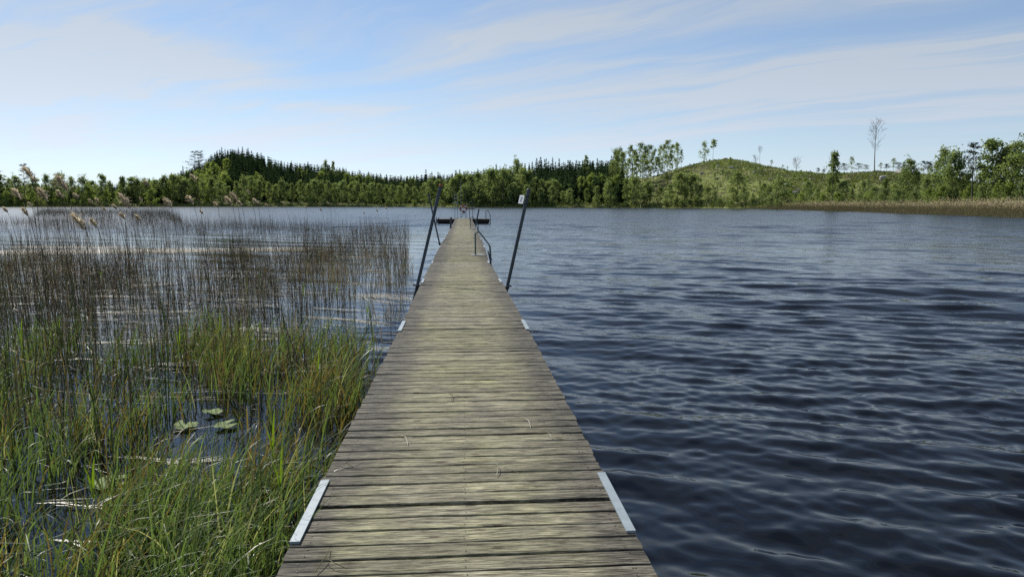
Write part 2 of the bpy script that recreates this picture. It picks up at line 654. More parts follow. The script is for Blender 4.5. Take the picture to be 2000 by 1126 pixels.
def ground_mat():
    m, nt, out = new_mat('hillside')
    g = NG(nt)
    P = g.pos()
    a = g.noise(P, .035, 5, .6)
    b = g.noise(P, .22, 5, .65)
    c = g.noise(P, 1.1, 3, .6)
    col = g.ramp(g.math('ADD', g.math('MULTIPLY', a, .5), g.math('MULTIPLY', b, .5)),
                 [(.34, (.07, .05, .03)), (.42, (.12, .10, .045)), (.47, (.15, .17, .05)), (.55, (.21, .245, .065)), (.66, (.30, .27, .15))])
    col = g.mix(g.rng_(c, .35, .7, 0, .6), col, (.055, .062, .022))
    g.principled(out, col, .95, 0, g.bump(c, .5, .5), spec=.1)
    return m


MAT['ground'] = ground_mat()

# ------------------------------------------------------------------ sky, sun, camera
w = bpy.data.worlds.new('World')
scene.world = w
w.use_nodes = True
nt = w.node_tree
for n in list(nt.nodes):
    nt.nodes.remove(n)
g = NG(nt)
wo = g.n('ShaderNodeOutputWorld')
bg = g.n('ShaderNodeBackground')
sky = g.n('ShaderNodeTexSky', sky_type='NISHITA')
sky.sun_disc = False
sky.sun_elevation = SUN_EL
sky.sun_rotation = SUN_AZ
sky.altitude = 100
sky.air_density = 1.0
sky.dust_density = .05
sky.ozone_density = 2.6
d = g.n('ShaderNodeTexCoord').outputs['Generated']
dx, dy, dz = g.xyz(d)
ZO = .055
zc = g.math('ADD', g.math('MAXIMUM', dz, 0.), ZO)
pl = g.comb(g.math('DIVIDE', dx, zc), g.math('DIVIDE', dy, zc), 0.)


def cloud_xy(u, v):
    x, y, z = at(u, v, 1.0)
    q = np.array([x, y, z - CAM_Z])
    q /= np.linalg.norm(q)
    return q[:2] / (max(q[2], 0) + ZO)


wp = g.n('ShaderNodeTexNoise')
wp.inputs['Scale'].default_value = .55
wp.inputs['Detail'].default_value = 4
g.lk(pl, wp.inputs['Vector'])
plw = g.vmath('ADD', pl, g.vmath('MULTIPLY', g.vmath('SUBTRACT', wp.outputs['Color'], (.5, .5, .5)), (1.1, 1.1, 0.)))
rt = g.n('ShaderNodeVectorRotate', rotation_type='Z_AXIS')
g.lk(plw, rt.inputs['Vector'])
rt.inputs['Angle'].default_value = R(43)
streak = g.noise(g.vmath('MULTIPLY', rt.outputs[0], (.22, 1.5, 1.)), 1.0, 6, .58, .3)
fine = g.noise(g.vmath('MULTIPLY', rt.outputs[0], (.9, 5.5, 1.)), 1.0, 6, .62, .4)
tex = g.math('ADD', g.math('MULTIPLY', streak, .56), g.math('MULTIPLY', fine, .44))
tex = g.rng_(tex, .37, .62, .16, 1.0)
# cirrus bands: two ends and a half width read off the photograph, strength
BANDS = [((830, 228), (2100, 52), 24, .42), ((980, 300), (2100, 130), 40, .40), ((700, 150), (2000, -90), 46, .26), ((-160, 168), (520, 126), 44, .60), ((-160, 95), (330, 60), 40, .42),
         ((-100, 262), (900, 292), 30, .42), ((290, 204), (800, 228), 9, .34), ((-200, 25), (420, -30), 40, .34), ((0, 200), (260, 165), 20, .4), ((1300, 210), (2100, 190), 40, .34), ((560, 90), (1250, 40), 22, .18), ((820, 165), (1500, 105), 14, .22)]
tot_ = None
for (A, B, wpx, st_) in BANDS:
    a_, b_ = cloud_xy(*A), cloud_xy(*B)
    L = np.linalg.norm(b_ - a_)
    e_ = (b_ - a_) / L
    n_ = np.array([-e_[1], e_[0]])
    mu, mv = (A[0] + B[0]) / 2, (A[1] + B[1]) / 2
    W = abs((cloud_xy(mu, mv - wpx) - cloud_xy(mu, mv + wpx)) @ n_) / 2
    rel = g.vmath('SUBTRACT', plw, (a_[0], a_[1], 0.))
    rx_, ry_, _z = g.xyz(rel)
    t_ = g.math('ADD', g.math('MULTIPLY', rx_, e_[0] / L), g.math('MULTIPLY', ry_, e_[1] / L))
    s_ = g.math('ADD', g.math('MULTIPLY', rx_, n_[0] / W), g.math('MULTIPLY', ry_, n_[1] / W))
    ga = g.math('EXPONENT', g.math('MULTIPLY', g.math('MULTIPLY', s_, s_), -.7))
    win = g.math('MULTIPLY', g.rng_(t_, -.05, .25, 0, 1, True), g.rng_(t_, .8, 1.1, 1, 0, True))
    one = g.math('MULTIPLY', g.math('MULTIPLY', ga, win), st_)
    tot_ = one if tot_ is None else g.math('ADD', tot_, one)
cl = g.math('MULTIPLY', g.math('MULTIPLY', tot_, tex), 3.0)
cl = g.math('ADD', cl, g.math('MULTIPLY', g.rng_(streak, .42, .70, 0, 1, True), g.rng_(dz, .15, .5, .42, .80)))
wisp = g.noise(g.vmath('MULTIPLY', rt.outputs[0], (1.1, 11., 1.)), 1.0, 5, .6, .5)
cl = g.math('ADD', cl, g.math('MULTIPLY', g.math('MULTIPLY', g.rng_(wisp, .50, .72, 0, 1, True), g.rng_(streak, .40, .62, 0, 1, True)), .26))
veil = g.math('ADD', g.math('MULTIPLY', g.math('EXPONENT', g.math('MULTIPLY', dz, -7.)), .56), .20)
cm = g.math('ADD', cl, g.math('MULTIPLY', veil, g.math('SUBTRACT', 1., cl)), clamp=True)
hs = g.n('ShaderNodeHueSaturation')
hs.inputs['Saturation'].default_value = 1.06
g.lk(sky.outputs[0], hs.inputs['Color'])
skc = g.mix(1.0, hs.outputs[0], (.86, .97, 1.08), 'MULTIPLY')
lum = g.n('ShaderNodeRGBToBW')
g.lk(skc, lum.inputs[0])
lm_ = g.math('ADD', g.math('MULTIPLY', lum.outputs[0], .55), 3.4)      # cloud lit from behind is brighter towards the sun
cc_ = g.mix(1.0, (.86, .985, 1.15), g.comb(lm_, lm_, lm_), 'MULTIPLY')
col = g.mix(cm, skc, cc_)
g.lk(col, bg.inputs['Color'])
bg.inputs['Strength'].default_value = .088
g.lk(bg.outputs[0], wo.inputs['Surface'])

sun = bpy.data.lights.new('sun', 'SUN')
sun.energy = 5.0
sun.angle = R(.53)
sun.color = (1, .955, .88)
so = bpy.data.objects.new('sun', sun)
C.objects.link(so)
sd = Vector((math.sin(SUN_AZ) * math.cos(SUN_EL), math.cos(SUN_AZ) * math.cos(SUN_EL), math.sin(SUN_EL)))
so.rotation_euler = (-sd).to_track_quat('-Z', 'Y').to_euler()
so.location = (0, 0, 60)

cam = bpy.data.cameras.new('camera')
cam.sensor_width = 36
cam.lens = 36 * F / 2000
cam.clip_start = .05
cam.clip_end = 5000
co = bpy.data.objects.new('camera', cam)
C.objects.link(co)
co.location = (0, 0, CAM_Z)
co.rotation_euler = (PI / 2 - PITCH, 0, -YAW)
scene.camera = co
vs = scene.view_settings
vs.view_transform = 'Standard'
vs.look = 'None'
vs.exposure = 0.28
vs.gamma = 1.0
scene.cycles.use_denoising = False
scene.cycles.denoiser = 'OPENIMAGEDENOISE'
scene.cycles.denoising_prefilter = 'ACCURATE'
scene.cycles.denoising_input_passes = 'RGB_ALBEDO_NORMAL'
scene.cycles.max_bounces = 8
scene.cycles.diffuse_bounces = 4
scene.cycles.glossy_bounces = 4
scene.cycles.transmission_bounces = 4
scene.cycles.sample_clamp_indirect = 3.0
scene.cycles.sample_clamp_direct = 5.0
scene.cycles.caustics_reflective = False
scene.cycles.caustics_refractive = False

# ------------------------------------------------------------------ terrain beyond the lake
SHU = [-900, -400, 0, 300, 600, 800, 900, 1000, 1150, 1300, 1450, 1600, 1800, 2000, 2300, 2900]
SHD = [430, 430, 425, 415, 395, 370, 345, 328, 312, 300, 270, 236, 192, 162, 130, 100]
RDU = [-900, 0, 300, 400, 560, 640, 760, 900, 1000, 1200, 1300, 1420, 1600, 1800, 2000, 2400, 2900]
RDD = [560, 540, 540, 560, 560, 580, 640, 520, 460, 425, 400, 385, 335, 300, 265, 240, 220]
RHU = [-900, 0, 250, 300, 350, 385, 430, 460, 500, 560, 640, 700, 760, 830, 900, 1000, 1100, 1200, 1280, 1320, 1350, 1390, 1420, 1450, 1490, 1540, 1600, 1700, 1800, 1900, 2000, 2400, 2900]
RHH = [5, 5, 6, 8, 12, 18, 27, 29, 27, 19, 17, 13, 10, 8, 9, 9, 11, 14, 18.5, 22.5, 24.5, 26.2, 26.6, 25.2, 22.2, 19.3, 17, 17.5, 15, 12, 9, 7, 6]


RHH = [h_ * math.cos(math.atan((u_ - 1000) / F)) - (1.6 if u_ > 1250 else 0) for u_, h_ in zip(RHU, RHH)]


def shore_d(u):
    return np.interp(u, SHU, SHD)


def ridge_d(u):
    return np.interp(u, RDU, RDD)


def u_of(x, y):
    a = np.clip(np.arctan2(x, y) - YAW, -1.05, 1.1)
    return 1000 + F * np.tan(a)


def ground_z(u, D):
    s, rd, rh = shore_d(u), ridge_d(u), np.interp(u, RHU, RHH)
    t = np.clip((D - s) / (rd - s), 0, 1)
    prof = t * t * (3 - 2 * t) * .55 + .45 * np.sin(t * PI / 2)
    x, y = polar(u, D)
    bump = ((fbm(x * .03, y * .03, 4) - .5) * 3.4 + (fbm(x * .14 + 9, y * .14, 3) - .5) * 1.5) * np.clip(t * 3, 0, 1) * np.clip((1.02 - t) * 4, .25, 1)
    z = .35 * np.clip((D - s) / 3, -4, 1) + (rh - .35) * prof + bump
    fall = np.clip((D - rd) / 250, 0, 1)
    return z - fall * rh * .6


us = np.concatenate([np.linspace(-800, -100, 60, endpoint=False), np.linspace(-100, 2100, 560, endpoint=False), np.linspace(2100, 2800, 60)])
ts = np.concatenate([[-.15, -.05], np.linspace(0, .06, 7, endpoint=False), np.linspace(.06, 1, 110, endpoint=False), np.linspace(1, 1.2, 14), [1.6, 2.4, 4, 8]])
UU, TT = np.meshgrid(us, ts)
DD = shore_d(UU) + TT * (ridge_d(UU) - shore_d(UU))
XX, YY = polar(UU, DD)
ZZ = ground_z(UU, DD)
nr_, nc_ = UU.shape
i = (np.arange(nr_ - 1)[:, None] * nc_ + np.arange(nc_ - 1)[None]).ravel()
me = make_mesh('hills', np.stack([XX, YY, ZZ], -1).reshape(-1, 3), np.stack([i, i + 1, i + nc_ + 1, i + nc_], -1), [MAT['ground']])
tag(link('hills', me), kind='structure')

# ------------------------------------------------------------------ the lake: one sheet of waves, finer where it is near the jetty
ang = np.concatenate([np.linspace(-1.9, -.75, 70, endpoint=False), np.linspace(-.75, .86, 470, endpoint=False), np.linspace(.86, 1.9, 70)])
rad = [.4]
while rad[-1] < 480:
    r_ = rad[-1]
    rad.append(r_ + (max(.022, .0058 * r_) if r_ < 240 else .02 * r_))
rad = np.array(rad)
AA, RR = np.meshgrid(ang, rad)
X, Y = RR * np.sin(AA), RR * np.cos(AA)
Z = np.zeros_like(X)
lee = 1 - .78 * np.clip((-.7 - X) / 1.3, 0, 1) * np.clip((52 - Y) / 14, 0, 1)
near_j = .62 + .38 * np.clip((X - .8) / 3.0, 0, 1) * (X > 0) + .38 * (X < 0)
wr = np.random.default_rng(21)
step = np.maximum(np.gradient(rad)[:, None] * np.ones_like(AA), RR * .0035)
for k in range(104):
    lam = 1.7 * (.11 / 1.7) ** (wr.random() ** .66) if k < 84 else wr.uniform(1.6, 3.4)
    th = R(24) + wr.normal(0, R(14) if lam > .45 else R(19) if lam > .25 else R(34))
    slope = .034 if lam < .6 else .019
    amp = slope * lam / (2 * PI) * wr.uniform(.5, 1.25)
    kx, ky = math.sin(th) * 2 * PI / lam, math.cos(th) * 2 * PI / lam
    ph = wr.uniform(0, 2 * PI)
    fade = np.clip((lam / step - 2.0) / 1.6, 0, 1)
    grp = .55 + .9 * vnoise(X / (lam * 6 + .4) + 7 * k, Y / (lam * 3.2 + .3) + 3 * k)
    if lam < .28:
        grp = grp * np.clip(RR / 8, .45, 1)          # sheltered close to the jetty
    Z += amp * np.cos(kx * X + ky * Y + ph) * fade * grp
Z *= lee * near_j * (.62 + .75 * fbm(X * .16 + 90, Y * .11 + 40, 3))
nr_, nc_ = X.shape
i = (np.arange(nr_ - 1)[:, None] * nc_ + np.arange(nc_ - 1)[None]).ravel()
me = make_mesh('lake', np.stack([X, Y, Z], -1).reshape(-1, 3), np.stack([i, i + nc_, i + nc_ + 1, i + 1], -1), [MAT['water']])
tag(link('lake', me), kind='structure')

# ------------------------------------------------------------------ the jetty
JY = [-1.85] + [3.61 + 5.53 * k for k in range(13)]
JX = np.interp(JY, [-2, 9.2, 14.7, 20.2, 25.8, 36, 50, 70], [0, 0, -.04, -.085, -.04, 0, .03, .05])
JZ = np.interp(JY, [-2, 9.2, 14.7, 20.2, 25.8, 36, 50, 70], [DECK, DECK, DECK - .02, DECK - .10, DECK + .01, DECK, DECK - .02, DECK])
HW = .825
jetty = thing('jetty', 'long weathered plank jetty of hinged sections running out into the lake', 'jetty', (0, 0, 0))
br = np.random.default_rng(5)
for s in range(len(JY) - 1):
    mb = MB()
    y0, y1 = JY[s] + .012, JY[s + 1] - .012
    nb = max(1, round((y1 - y0) / .139))
    wds = br.uniform(.93, 1.07, nb)
    wds *= (y1 - y0) / wds.sum()
    yy = y0
    for k in range(nb):
        wd = wds[k]
        gap = br.uniform(.0095, .0140)
        a, b = yy + gap / 2, yy + wd - gap / 2
        yy += wd
        yc = (a + b) / 2
        t = (yc - JY[s]) / (JY[s + 1] - JY[s])
        xc = JX[s] + (JX[s + 1] - JX[s]) * t
        zc_ = JZ[s] + (JZ[s + 1] - JZ[s]) * t + br.normal(0, .0022)
        xl, xr = xc - HW + br.normal(0, .003), xc + HW + br.normal(0, .003)
        cup = br.normal(0, .0018)
        skew = br.normal(0, .0009)
        th = .034
        e = .006
        prof = np.array([[a, -th], [a, -e], [a + e * .6, -e * .25], [a + e * 1.8, 0], [yc, cup], [b - e * 1.8, 0], [b - e * .6, -e * .25], [b, -e], [b, -th]])
        nx = 9
        xs = np.linspace(xl, xr, nx)
        sag = br.normal(0, .0015, nx)
        rk = np.random.default_rng(int(br.integers(1e9)))
        vv = np.zeros((nx, len(prof), 3))
        vv[..., 0] = xs[:, None]
        vv[..., 1] = prof[None, :, 0] + (np.linspace(-1, 1, nx) * skew)[:, None]
        vv[..., 2] = prof[None, :, 1] + zc_ + sag[:, None]
        vv[0, :, 0] += rk.normal(0, .002, len(prof))
        vv[-1, :, 0] += rk.normal(0, .002, len(prof))
        npf = len(prof)
        ii = (np.arange(nx - 1)[:, None] * npf + np.arange(npf - 1)[None]).ravel()
        f = np.stack([ii, ii + npf, ii + npf + 1, ii + 1], -1)
        tn = br.random()
        mb.add(vv.reshape(-1, 3), f, 0, tn)
        if yc < 16:
            for sx in (-.742, -.735, .0, .738, .744)[::1 if k % 2 else 2]:
                for sy in (-.034, .033):
                    cx, cy = xc + sx + br.normal(0, .006), yc + sy + br.normal(0, .004)
                    q = [(cx + math.cos(a) * .0042, cy + math.sin(a) * .0042, zc_ + abs(cup) + .0035) for a in np.arange(6) * PI / 3]
                    mb.add(q + [(cx, cy, zc_ + abs(cup) + .0038)], [[j, (j + 1) % 6, 6, 6] for j in range(6)], 1, tn)
        for endi, flip in ((0, False), (nx - 1, True)):
            pv = vv[endi]
            c = pv.mean(0)
            q = np.vstack([pv, c])
            fs = [[j, j + 1, npf, npf] if not flip else [j + 1, j, npf, npf] for j in range(npf - 1)]
            mb.add(q, fs, 0, tn)
    mb.build('deck_section', [MAT['deck'], MAT['screw']], jetty, smooth=False)
    fm = MB()
    for sx in (-.74, 0, .74):
        L = y1 - y0 - .03
        ay = math.atan2(JZ[s + 1] - JZ[s], JY[s + 1] - JY[s])
        ax = math.atan2(JX[s + 1] - JX[s], JY[s + 1] - JY[s])
        rot = np.array([[math.cos(ax), math.sin(ax), 0], [-math.sin(ax), math.cos(ax), 0], [0, 0, 1]]) @ np.array([[1, 0, 0], [0, math.cos(ay), -math.sin(ay)], [0, math.sin(ay), math.cos(ay)]])
        fm.box(((JX[s] + JX[s + 1]) / 2 + sx, (y0 + y1) / 2, (JZ[s] + JZ[s + 1]) / 2 - .125), (.048, L, .17), rot, 0, None, .004)
    fm.build('frame', MAT['dark_wood'], jetty, smooth=False)
    for yf in (y0 + 1.1, y1 - 1.1):
        MB().box(((JX[s] + JX[s + 1]) / 2, yf, .09), (1.36, .9, .30), None, 0, None, .04).build('float', MAT['dark_wood'], jetty, smooth=False)
for k in range(1, len(JY) - 1):
    for sx in (-1, 1):
        mb = MB()
        ayy = [math.atan2(JZ[k] - JZ[k - 1], JY[k] - JY[k - 1]), math.atan2(JZ[k + 1] - JZ[k], JY[k + 1] - JY[k])]
        lo, hi = JY[k] - .40, JY[k] + .35
        z_ = lambda y: np.interp(y, JY, JZ) + .0045
        x_ = lambda y: np.interp(y, JY, JX)
        ys = np.array([lo, JY[k], hi])
        wI, wO = HW - .042, HW + .005
        V = []
        for y in ys:
            for (xx, dz_) in ((wI, 0), (wI, .009), (wO, .009), (wO, -.06)):
                V.append((x_(y) + sx * xx, y, z_(y) + dz_))
        f = []
        for r0 in (0, 1):
            for q in range(3):
                a = r0 * 4 + q
                f.append([a, a + 4, a + 5, a + 1] if sx > 0 else [a, a + 1, a + 5, a + 4])
        mb.add(V, f)
        for r0, fl in ((0, sx < 0), (2, sx > 0)):
            q = [r0 * 4 + j for j in range(4)]
            qv = np.array(V)[q]
            mb.add(qv, [[0, 1, 2, 3]] if fl else [[3, 2, 1, 0]])
        mb.build('joint_plate', MAT['galv'], jetty, smooth=False)

# ------------------------------------------------------------------ mooring poles along the jetty


def jx(y):
    return float(np.interp(y, JY, JX))


def jz(y):
    return float(np.interp(y, JY, JZ))


def pole(label, foot, top, r, mats, cap=None, bracket=0, group='leaning mooring poles along the jetty', cap_len=.035):
    """foot: where it passes the deck level, top: its end; it goes on down to the lake bed"""
    foot, top = np.array(foot, float), np.array(top, float)
    dv = (top - foot) / np.linalg.norm(top - foot)
    low = foot - dv * (foot[2] + 1.2) / dv[2]
    o = thing('mooring_pole', label, 'pole', tuple(foot), group)
    mb = MB()
    mb.tube([low - foot, (low - foot) * .4, (top - foot) * .33, (top - foot) * .66, top - foot], r, 14)
    mb.build('pipe', mats, o)
    if cap:
        p0 = top - foot
        MB().tube([p0 - dv * cap_len, p0, p0 + dv * .012, p0 + dv * .016], [r * 1.09, r * 1.09, r * .9, r * .2], 14).build('cap', cap, o)
    if bracket:
        bb = MB()
        s_ = bracket
        e = np.array([jx(foot[1]) + s_ * (HW - .01), foot[1], jz(foot[1]) - .06]) - foot
        for dz_ in (-.015, .02):
            ringp = [(math.cos(a) * (r + .012), math.sin(a) * (r + .012), dz_) for a in np.linspace(0, 2 * PI, 17)]
            bb.tube(ringp, .009, 6)
        bb.tube([e + np.array([-s_ * .05, -.06, .03]), np.array([s_ * (r + .05), -.06 - 0 * r, .03])], .011, 6)
        bb.tube([e + np.array([-s_ * .05, .06, .03]), np.array([s_ * (r + .05), .06, .03])], .011, 6)
        bb.build('bracket', MAT['dark_pipe'], o)
    return o


yL = 14.0
pole('dark leaning pole with rusty orange top at the near left edge of jetty', (jx(yL) - HW - .062, yL, DECK - .05), (jx(yL) - HW + .42, yL + .42, DECK + 1.96), .033, MAT['dark_pipe'], MAT['rust'], -1)
yR = 13.7
pr_ = pole('dark leaning pole carrying a small white sign at right edge of jetty', (jx(yR) + HW + .065, yR, DECK - .05), (1.29, yR + .1, DECK + 1.86), .033, MAT['dark_pipe'], MAT['dark_pipe'], 1)
yF = 28.4
pole('slim dark pole leaning out to the left, behind the rusty topped pole', (jx(yF) - HW - .09, yF, DECK - .05), (jx(yF) - HW - .52, yF + .1, DECK + 1.98), .030, MAT['dark_pipe'], None, -1)
yS = 45.5
pole('short dark pole stub on the far left edge of the jetty', (-.80, yS, DECK - .05), (-.76, yS, DECK + .68), .06, MAT['dark_pipe'])
yS = 51.0
pole('dark slanting pole at the far right edge beside the second ladder', (jx(yS) + HW + .06, yS, DECK - .05), (jx(yS) + HW + .30, yS, DECK + 1.15), .05, MAT['dark_pipe'])

# sign clipped on the right pole
tp = np.array((1.29, yR + .1, DECK + 1.86))
ft = np.array((jx(yR) + HW + .065, yR, DECK - .05))
dv = (tp - ft) / np.linalg.norm(tp - ft)
cpt = tp - dv * .20
sg = thing('warning_sign', 'small white sign with a thin black figure fixed to the right leaning pole', 'sign', tuple(cpt))
rt_ = R(-58)
ex_ = np.array([math.cos(rt_), math.sin(rt_), 0])       # plate's own horizontal, turned away from the viewer
ez_ = dv
ey_ = np.cross(ez_, ex_)
ex_ = np.cross(ey_, ez_)
Rm = np.stack([ex_, ey_, ez_], 1)
pc = np.array([-.105, -.03, 0.]) + dv * .0
mb = MB().box(pc, (.155, .006, .165), Rm, 0, None, .002)
pls = mb.build('plate', MAT['white_sign'], sg, smooth=False)
mk = MB()


def stroke(p, q, wd=.007):
    p, q = np.array(p), np.array(q)
    c = (p + q) / 2
    L = np.linalg.norm(q - p)
    a = math.atan2(q[1] - p[1], q[0] - p[0])
    rr = np.array([[math.cos(a), 0, -math.sin(a)], [0, 1, 0], [math.sin(a), 0, math.cos(a)]])
    mk.box(pc + Rm @ np.array([c[0], -.0045, c[1]]), (L, .003, wd), Rm @ rr, 0)


stroke((.026, .052), (-.010, .010))
stroke((-.010, .010), (-.030, -.046))
stroke((-.010, .010), (.018, -.048))
stroke((-.020, .046), (-.004, .020))
stroke((.004, .024), (.032, .008))
mk.build('pictogram', MAT['black_mark'], sg, smooth=False)
for q in (-.07, .07):
    cl_ = MB()
    c0 = dv * q
    cl_.tube([c0 + np.array([math.cos(a) * .044, math.sin(a) * .044, 0]) for a in np.linspace(0, 2 * PI, 17)], .010, 6)
    cl_.tube([c0 + np.array([0, -.05, 0]), pc + dv * q + np.array([.01, .006, 0])], .010, 6)
    cl_.build('clamp', MAT['dark_pipe'], sg)

# ------------------------------------------------------------------ swim ladders


def swim_ladder(label, y, height=.72, foot_in=.37, platform_edge=None):
    z0 = jz(y)
    xe = jx(y) + HW
    o = thing('swim_ladder', label, 'ladder', (xe, y, z0), 'tubular swim ladders on the jetty')
    for dy in (0, .48):
        path = fillet([(-foot_in, dy, .02), (-foot_in, dy, height), (-foot_in + .12, dy, height + .03), (.10, dy, .30), (.12, dy, -.25), (.12, dy, -1.0)], .12, 6)
        MB().tube(path, .021, 10).build('handrail', MAT['green_pipe'], o)
    for zz in (-.12, -.36, -.62):
        MB().box((.12, .24, zz), (.09, .46, .03), None, 0, None, .005).build('step', MAT['dark_wood'], o, smooth=False)
    fp = MB()
    fp.box((-foot_in + .09, 0, .016), (.44, .13, .03), None, 0, None, .004)
    fp.build('foot_board', MAT['pale_board'], o, smooth=False)
    f2 = MB()
    f2.box((-foot_in + .09, .48, .016), (.44, .13, .03), None, 0, None, .004)
    f2.build('foot_board', MAT['pale_board'], o, smooth=False)
    br_ = MB()
    br_.tube([(.02, -.1, .14), (.05, -.16, .05), (.10, -.25, -.2), (.12, -.3, -.6)], .022, 8)
    br_.build('brace', MAT['dark_pipe'], o)
    return o


swim_ladder('green tubular swim ladder with arched rails, nearest on the right edge of jetty', 22.2)
swim_ladder('smaller looking swim ladder farther along the right edge, short of the bathing platform', 44.3)

# ------------------------------------------------------------------ bathing platform at the end
PY = 70.25
plat = thing('bathing_platform', 'wide low floating platform across the far end of the jetty', 'platform', (.03, PY, 0))
mb = MB()
yy = 0.0
while yy < 3.4:
    mb.box((0, yy + .066, DECK - .017), (5.2, .132, .034), None, 0, br.random(), .004)
    yy += .14
mb.build('deck', MAT['deck'], plat, smooth=False)
fm = MB()
fm.box((0, -.03, .25), (5.22, .05, .32), None, 0, None, .006)
fm.box((0, 3.45, .25), (5.22, .05, .32), None, 0, None, .006)
for sx in (-2.59, -1.2, 1.2, 2.59):
    fm.box((sx, 1.7, .25), (.05, 3.38, .30), None, 0, None, .006)
fm.build('frame', MAT['dark_wood'], plat, smooth=False)
for sx in (-1.7, 1.7):
    MB().box((sx, 1.7, .06), (1.5, 3.0, .34), None, 0, None, .05).build('float', MAT['dark_wood'], plat, smooth=False)
for sx, hh in ((-2.68, .62), (-2.45, .60)):
    MB().tube([(sx, .1, -1), (sx, .1, hh)], .045, 10).build('corner_post', MAT['dark_pipe'], plat)

lad = thing('platform_ladder', 'dark tubular ladder rail at the right end of the bathing platform', 'ladder', (2.35, PY + .3, DECK))
for dy in (0, .5):
    MB().tube(fillet([(-.06, dy, 0), (-.04, dy, .88), (.1, dy, .90), (.38, dy, .42), (.40, dy, -.9)], .09, 5), .024, 8).build('handrail', MAT['dark_pipe'], lad)
for zz in (-.15, -.45):
    MB().box((.4, .25, zz), (.08, .48, .03), None, 0, None, .004).build('step', MAT['dark_wood'], lad, smooth=False)

ch = thing('lookout_chair', 'tall slim metal frame with three pale boards left of the lifebuoy', 'high chair', (-.68, PY + .9, DECK))
for sx in (-.13, .13):
    for dy in (0, .42):
        MB().tube([(sx, dy, 0), (sx, dy, 2.45 if dy == 0 else 1.6)], .019, 8).build('leg', MAT['grey_pipe'], ch)
MB().box((-.08, .2, 1.62), (.52, .46, .05), None, 0, None, .006).build('seat', MAT['pale_board'], ch, smooth=False)
for zz, wd in ((2.03, .42), (2.43, .40)):
    MB().box((-.03, -.03, zz), (wd, .03, .06), None, 0, None, .006).build('back_slat', MAT['pale_board'], ch, smooth=False)

stn = thing('lifebuoy_stand', 'tall metal frame with rungs behind the red and white lifebuoy', 'stand', (.05, PY + .7, DECK))
MB().tube([(-.26, 0, 0), (-.26, 0, 3.9)], .018, 8).build('post', MAT['grey_pipe'], stn)
MB().tube([(.26, 0, 0), (.26, 0, 2.62)], .022, 8).build('post', MAT['dark_pipe'], stn)
for zz in (.26, .52, .80, 1.1):
    MB().tube([(-.26, 0, zz), (.26, 0, zz)], .016, 6).build('rung', MAT['dark_pipe'], stn)
MB().box((.02, 0, 2.62), (.56, .05, .09), None, 0, None, .006).build('crossbar', MAT['dark_wood'], stn, smooth=False)
MB().tube([(-.24, -.03, .12), (.02, -.03, .62)], .022, 6).build('strut', MAT['grey_pipe'], stn)

lb = thing('lifebuoy', 'red and white ring lifebuoy hung on the frame at the jetty end', 'lifebuoy', (.05, PY + .61, DECK + 1.03))
a = np.linspace(0, 2 * PI, 49)[:-1]
cr = np.linspace(0, 2 * PI, 13)[:-1]
V = np.array([((.29 + .075 * math.cos(q)) * math.cos(p), .055 * math.sin(q), (.29 + .075 * math.cos(q)) * math.sin(p)) for p in a for q in cr])
n1, n2 = len(a), len(cr)
fR, fW = [], []
for i_ in range(n1):
    tgt = fW if (i_ % 12) in (5, 6, 7) else fR
    for j_ in range(n2):
        tgt.append([i_ * n2 + j_, i_ * n2 + (j_ + 1) % n2, ((i_ + 1) % n1) * n2 + (j_ + 1) % n2, ((i_ + 1) % n1) * n2 + j_])
lm = MB()
lm.add(V, fR, 0)
lm.add(V, fW, 1)
lm.build('ring', [MAT['buoy_red'], MAT['buoy_white']], lb)
gl = MB()
gl.tube([((.375 + .02 * math.cos(4 * q)) * math.cos(q), -.02, (.375 + .02 * math.cos(4 * q)) * math.sin(q)) for q in np.linspace(0, 2 * PI, 41)], .009, 6)
gl.build('grab_line', MAT['rope'], lb)
bagm = MB()
bagm.tube([(0, 0, .14), (.01, 0, .10), (.015, 0, 0), (.01, 0, -.16), (0, 0, -.20)], [.012, .05, .075, .07, .02], 10)
bag = bagm.build('throw_bag', MAT['rope'], None, True, (.09, PY + .60, DECK + .74))
tag(bag, 'dark throw bag hanging just below the lifebuoy', 'bag')

tb = thing('diving_stand', 'small raised stand with a dark board top right of the lifebuoy', 'stand', (.82, PY + .8, DECK))
for sx, top_ in ((-.15, 1.72), (.17, 1.66)):
    for dy in (0, .7):
        MB().tube([(sx, dy, 0), (sx, dy, top_ if dy else .98)], .022, 8).build('leg', MAT['dark_pipe'], tb)
MB().box((0, .3, 1.0), (.78, 1.2, .06), None, 0, None, .008).build('board', MAT['dark_wood'], tb, smooth=False)
MB().tube([(-.15, .7, 1.70), (.17, .7, 1.66)], .018, 6).build('top_rail', MAT['grey_pipe'], tb)

